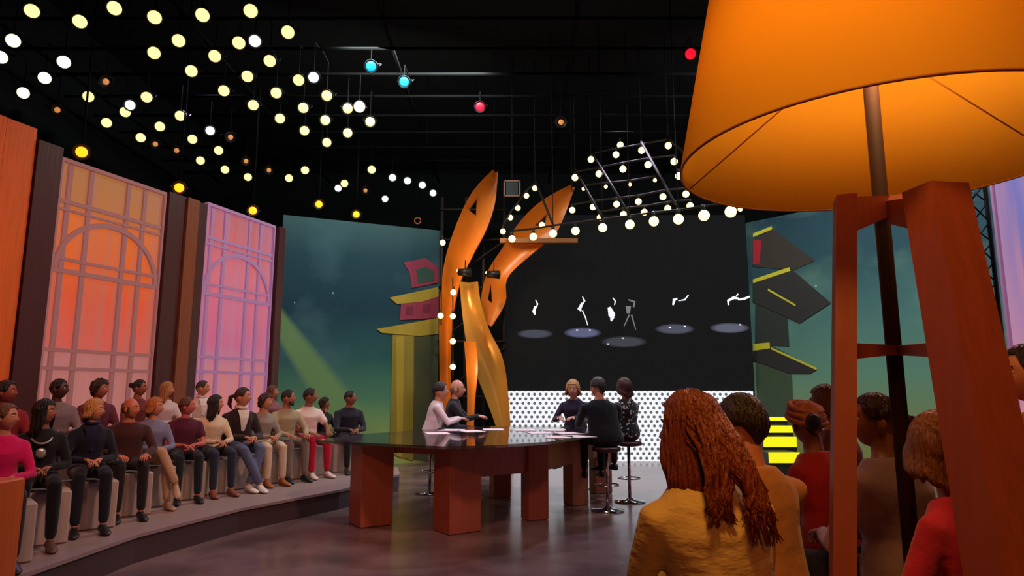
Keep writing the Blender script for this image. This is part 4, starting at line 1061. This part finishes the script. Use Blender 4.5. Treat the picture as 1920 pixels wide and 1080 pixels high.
aud('ginger blond woman in light blue shirt with crossed beige legs', 292, 742, 7.6, 0, -46, 2, female=True, hair=('bob', (190, 110, 50)), skin=SKL, top=(120, 120, 150), bottom=(178, 140, 112), legs='crossed', shoes=(170, 130, 100))
aud('brown-haired person in maroon short-sleeved shirt and dark trousers', 352, 742, 8.1, 0, -52, 10, hair=('short', (96, 56, 36)), skin=(190, 96, 84), top=(82, 30, 50), sleeve='short', bottom=(30, 34, 44), shoes=(22, 22, 26))
aud('woman in cream sweater with long dark hair and dark jeans', 405, 738, 8.55, 0, -42, 12, female=True, hair=('long', (34, 22, 22)), skin=SKL, top=(214, 190, 160), bottom=(40, 46, 66), legs='normal', shoes=(130, 70, 56))
aud('man in dark open jacket over white shirt, hair tied back', 456, 724, 9.0, 0, -42, 0, hair=('tied', (60, 34, 24)), skin=SKL, top=(48, 34, 34), shirt=(226, 214, 208), bottom=(84, 92, 124), legs='ankles', shoes=(220, 210, 205))
aud('curly brown-haired woman in grey striped sweater and cream trousers', 499, 736, 9.45, 0, -40, -10, female=True, hair=('curly', (66, 36, 28)), skin=SKL, top=(150, 134, 122), bottom=(206, 180, 158), shoes=(150, 84, 40))
aud('bearded man in long beige shirt and grey trousers', 541, 728, 9.9, 0, -45, 8, hair=('crop', (38, 24, 20)), beard=(30, 20, 18), skin=(176, 106, 78), top=(170, 152, 122), bottom=(122, 108, 98), hands='knees', shoes=(26, 24, 28))
aud('man in white short-sleeved shirt and bright red trousers', 582, 725, 10.35, 0, -45, 15, hair=('crop', (40, 24, 22)), skin=SKM, top=(232, 208, 200), sleeve='short', bottom=(186, 20, 52), hands='knees', shoes=(214, 190, 180))
aud('man in dark navy shirt at the far right end of the front row', 657, 730, 10.95, 0, -60, 0, hair=('crop', (30, 20, 18)), skin=SKM, top=(40, 38, 52), bottom=(30, 26, 32), shirt=None, wide=1.05)
aud('dark-haired person in maroon behind the woman in pink', 12, 728, 6.1, 1, -40, 10, hair=('short', BLK), skin=(140, 66, 50), top=(130, 30, 40))
aud('tall dark-skinned man in grey shirt in rear row before the orange window', 113, 708, 6.75, 1, -35, 5, hair=('crop', (18, 14, 14)), skin=SKD, top=(122, 104, 112), bottom=(30, 30, 40), seat=.48)
aud('man with swept dark hair in purple shirt in the rear row', 189, 710, 7.5, 1, -35, 5, hair=('curly', (46, 28, 24)), skin=(160, 90, 66), top=(96, 42, 62), seat=.48)
aud('woman with black hair in a bun in the rear row', 263, 714, 8.2, 1, -35, 5, female=True, hair=('bun', BLK), skin=(150, 86, 62), top=(110, 50, 54), seat=.50)
aud('long blond woman in white top before the brown pillar', 314, 722, 8.8, 1, -35, 5, female=True, hair=('long', (180, 120, 70)), skin=SKL, top=(205, 180, 184), seat=.48)
aud('short-haired man in white shirt in the rear row before the rose window', 381, 711, 9.4, 1, -35, 10, hair=('crop', (60, 36, 26)), skin=SKL, top=(206, 180, 176), shirt=(228, 216, 216), seat=.48)
aud('brown-haired person in mauve top mostly hidden behind the curly-haired woman', 512, 722, 10.4, 1, -40, 0, female=True, hair=('bob', (110, 60, 44)), skin=SKL, top=(140, 90, 100), seat=.45)
aud('small dark-haired woman in black behind the man with red trousers', 609, 747, 11.55, 0, -45, 5, female=True, hair=('curly', (40, 24, 22)), skin=(140, 80, 62), top=(30, 26, 34), hands='chin', bottom=(24, 22, 28))
# benches under the rows
SEATL = ['woman in bright pink', 'woman with long black hair and silver necklace', 'short-haired blond woman in navy jacket', 'bald man in dark maroon sweater', 'ginger woman with crossed beige legs',
 'person in maroon short-sleeved shirt', 'woman in cream sweater', 'man in dark open jacket over white shirt', 'curly-haired woman in grey sweater', 'bearded man in long beige shirt', 'man in bright red trousers',
 'man in navy at the far end of the row', 'person in maroon behind the woman in pink', 'dark-skinned man in grey shirt', 'man in purple shirt in the rear row', 'woman with black bun in the rear row',
 'long-haired blond woman before the brown pillar', 'short-haired man in white shirt in the rear row', 'person in mauve in the rear row', 'small woman in black behind the red trousers']
M_bench = mat('pale_bench', (178, 160, 150), .6, bump=.05, vary=.08)
def bench_for(q, row, face, label, group, seat=.45):
    z0 = PZ if row == 0 else .45
    t = MB().box((0, 0, (seat-.012)/2), (.50, .36, seat-.014), bev=.012).build('bench_cube', M_bench)
    fwd = V(math.cos(R(face)), math.sin(R(face)), 0)
    t.location = (q.x-fwd.x*.02, q.y-fwd.y*.02, z0+.002); t.rotation_euler = (0, 0, R(face-90)); tag(t, label, 'seat', group)
for q, row, face, lb in Q:
    bench_for(q, row, face, 'pale cube seat under the '+SEATL[len([1 for c in COL.objects if c.name.startswith('bench_cube')])], 'front row cube seats' if row == 0 else 'rear row cube seats', .44 if row == 0 else .46)
# orange block bottom left
p = at(15, 900, 4.35)
tag(MB().box((p.x-.16, 4.35, PZ+(p.z-PZ)/2), (.34, .30, p.z-PZ-.002), bev=.01).build('wooden_block', M_orw), 'orange wooden block before the woman in pink at the lower left corner', 'block')

# desk people
def desker(label, px, ty, D, face, hl, seatz, **kw):
    q, s, o = sitter(label, px, ty, D, 0, face, hl, seat=seatz, footz=max(0, seatz-.45), **kw); return q, s
q, s = desker('young dark-haired man in white shirt seated at the left end of the desk', 826, 715, 10.35, 10, 5, .80, hd=1.14, hair=('short', (40, 24, 22)), skin=SKL, top=(216, 196, 204), bottom=(36, 34, 44), hands='table', lean=12)
stool(q.x, q.y, .80, 'chrome bar stool under the young man in white shirt')
q, s = desker('bald man in dark suit seated at the desk beside the young man', 857, 712, 11.0, 0, -5, .80, hd=1.16, hair=('rim', (150, 110, 96)), skin=(214, 140, 118), top=(34, 28, 34), bottom=(28, 26, 34), hands='table', lean=8, wide=1.08)
stool(q.x, q.y, .80, 'chrome bar stool under the bald man in dark suit')
q, s = desker('blond woman in navy top seated behind the desk facing the camera', 1074, 711, 10.75, -112, -100, .80, hd=1.16, female=True, hair=('bob', (206, 150, 96)), skin=(214, 150, 130), top=(44, 34, 62), bottom=(30, 28, 40), hands='table', lean=10, wide=1.12, hpitch=-6)
stool(q.x, q.y, .80, 'bar stool behind the desk under the blond woman')
q, s = desker('large man in black suit seen from behind on a bar stool', 1120, 705, 8.95, 106, 128, .80, hd=1.06, hair=('short', (48, 38, 38)), skin=SKL, top=(20, 20, 28), bottom=(22, 20, 28), hands='table', lean=8, wide=1.25, shoes=(18, 16, 18), roll=-6)
stool(q.x, q.y, .80, 'chrome bar stool under the large man in black suit')
q, s = desker('woman in black and white patterned dress seen from behind on a bar stool', 1170, 708, 9.6, 122, 125, .82, hd=1.12, female=True, hair=('bob', (74, 36, 38)), skin=SKL, top=(86, 80, 90), bottom=(70, 26, 34), lean=3, wide=1.05)
stool(q.x, q.y, .82, 'chrome bar stool under the woman in patterned dress')
# pattern on her dress
m = MATS['cloth_86_80_90']; nt = m.node_tree; b = nt.nodes['Principled BSDF']
vo = N(nt, 'ShaderNodeTexVoronoi'); vo.inputs['Scale'].default_value = 24; tc = N(nt, 'ShaderNodeTexCoord'); nt.links.new(tc.outputs['Object'], vo.inputs['Vector'])
nt.links.new(ramp(nt, vo.outputs['Distance'], [(.28, (190, 182, 186)), (.42, (28, 26, 34))]), b.inputs['Base Color'])

# right foreground spectators
def fore(label, px, ty, D, face, hl, seat=.45, z0=.22, **kw):
    q, s, o = sitter(label, px, ty, D, z0, face, hl, seat=seat, near=True, **kw); return q, s, o
def locks(i):
    """long red locks falling over the right shoulder and down the back"""
    k = i['k']; HC = i['HC']; Mh = i['Mh']; P = i['P']; u = i['u']; fw = i['fw']
    q = MB(); random.seed(3)
    for n_ in range(130):
        az = R(random.uniform(95, 262)); pol = R(random.uniform(60, 100))
        x = math.sin(pol)*math.sin(az); y = math.sin(pol)*math.cos(az); z = math.cos(pol)
        a = HC+Mh@V(x*.098, y*.112, z*.12)
        t = random.random()
        if t < .62:   # over the back of the right shoulder
            e = P+u*(.30+.10*random.random())*k+V(.01+.11*random.random(), -.155-.02*random.random(), 0)
            m1 = P+u*.45*k+V(.05+.06*random.random(), -.135-.02*random.random(), 0)
        else:
            e = P+u*(.36+.06*random.random())*k+V(-.10+.10*random.random(), -.145, 0)
            m1 = P+u*.46*k+V(-.08+.09*random.random(), -.13, 0)
        pts = [a.lerp(m1, f)*(1)+V(0, -.02*math.sin(math.pi*f), 0) for f in (0, .33, .66)]+[m1.lerp(e, f)+V(.010*math.sin(f*6+n_), 0, 0) for f in (0, .3, .6, 1)]
        r0 = random.uniform(.005, .010)
        q.tube(pts, [r0*.6, r0, r0*1.2, r0*1.2, r0, r0*.8, r0*.2], 5)
    o = q.build('loose_locks', hairm((128, 54, 24)), i['root'], True); o['kind'] = 'stuff'
mat('cloth_214_176_110', (214, 176, 110), .7, bump=1.0, bscale=5, vary=.1, sheen=.1, stretch=(1, 1, 2.2))
q1, s1, o1 = fore('red-haired woman in pale jacket seen from behind, closest in the foreground', 1288, 722, 2.12, 108, 138, female=True, hair=('verylong', (124, 52, 24)), skin=SKL, top=(214, 176, 110), bottom=(50, 44, 50), lean=4, wide=1.14, extra=locks, roll=-9)
q2, s2, o2 = fore('man with short dark hair and tan jacket beside the red-haired woman', 1388, 732, 2.62, 112, 120, hair=('short', (36, 22, 24)), skin=SKL, top=(168, 112, 66), bottom=(60, 44, 40), lean=4, wide=1.1)
def turban(i):
    HC = i['HC']; Mh = i['Mh']; hs = i['hs']
    q = hair_shell(HC, Mh, hs, 50, 74, 112, seed=4, grow=.030, wave=.004, seg=48)
    for a_ in (0, 1, 2):
        pts = []
        for a in range(25):
            th = 2*math.pi*a/24; pts.append(HC+Mh@(V(math.cos(th)*(.098-.008*a_), math.sin(th)*(.116-.010*a_), .030+.034*a_+.030*math.sin(th))*hs))
        q.tube(pts, .016*hs, 8)
    q.build('headscarf', mat('patterned_headscarf', (176, 96, 60), .8, bump=.6, bscale=30, vary=.7), i['root'], True)
    MB().ball(HC+Mh@(V(-.02, -.115, .02)*hs), (.052*hs, .040*hs, .052*hs), 16).build('hair_bun', hairm(BLK), i['root'], True)
q3, s3, o3 = fore('woman in red top with patterned headscarf and black bun left of the lamp stand', 1508, 748, 3.6, 122, 96, female=True, hair=('crop', BLK), skin=SKM, top=(178, 40, 40), bottom=(140, 90, 60), lean=10, wide=1.1, extra=turban)
q4, s4, o4 = fore('person with light brown hair partly hidden behind the left lamp stand leg', 1546, 716, 4.3, 125, 150, z0=.22, female=True, hair=('bob', (116, 74, 50)), skin=SKL, top=(120, 60, 50), bottom=(60, 40, 40), seat=.47)
q5, s5, o5 = fore('dark-haired woman in mauve grey top with pearl earring between the stand legs', 1636, 728, 2.9, 118, 165, female=True, hair=('tied', (58, 28, 40)), skin=SKM, top=(150, 118, 132), bottom=(30, 24, 30), lean=6, wide=1.25,
     extra=lambda i: MB().ball(i['HC']+i['Mh']@(V(.082, -.004, -.055)*i['hs']), .009, 8).build('earring', mat('pearl', (235, 230, 225), .3), i['root'], True))
q6, s6, o6 = fore('brown-haired person in pink top behind the right lamp stand leg', 1754, 760, 2.22, 112, 84, hd=1.12, hair=('bob', (130, 72, 40)), skin=SKL, top=(190, 40, 80), bottom=(50, 30, 40), lean=16, wide=.98, female=True)
q7, s7, o7 = fore('spectator with dark hair at the right edge, face turned left', 1922, 640, 2.75, 150, 168, z0=.22, hair=('short', (50, 28, 34)), skin=(206, 130, 100), top=(190, 110, 50), bottom=(60, 40, 40), seat=.66)
for (q, s, z) , f, lb, st_ in (((q1, s1, .22), 108, 'low seat cube under the red-haired woman', .45), ((q2, s2, .22), 112, 'low seat cube under the man in tan jacket', .45), ((q3, s3, .22), 125, 'low seat cube under the woman with headscarf', .45),
                          ((q4, s4, .22), 125, 'low seat cube behind the left leg of the lamp stand', .47), ((q5, s5, .22), 118, 'low seat cube under the woman with pearl earring', .45), ((q6, s6, .22), 112, 'low seat cube under the person in pink top', .45), ((q7, s7, .22), 150, 'tall seat cube at the right edge', .66)):
    t = MB().box((0, 0, (st_-.012)/2), (.46, .36, st_-.014), bev=.012).build('bench_cube', M_bench); t.location = (q.x, q.y, .223); t.rotation_euler = (0, 0, R(f-90)); tag(t, lb, 'seat')
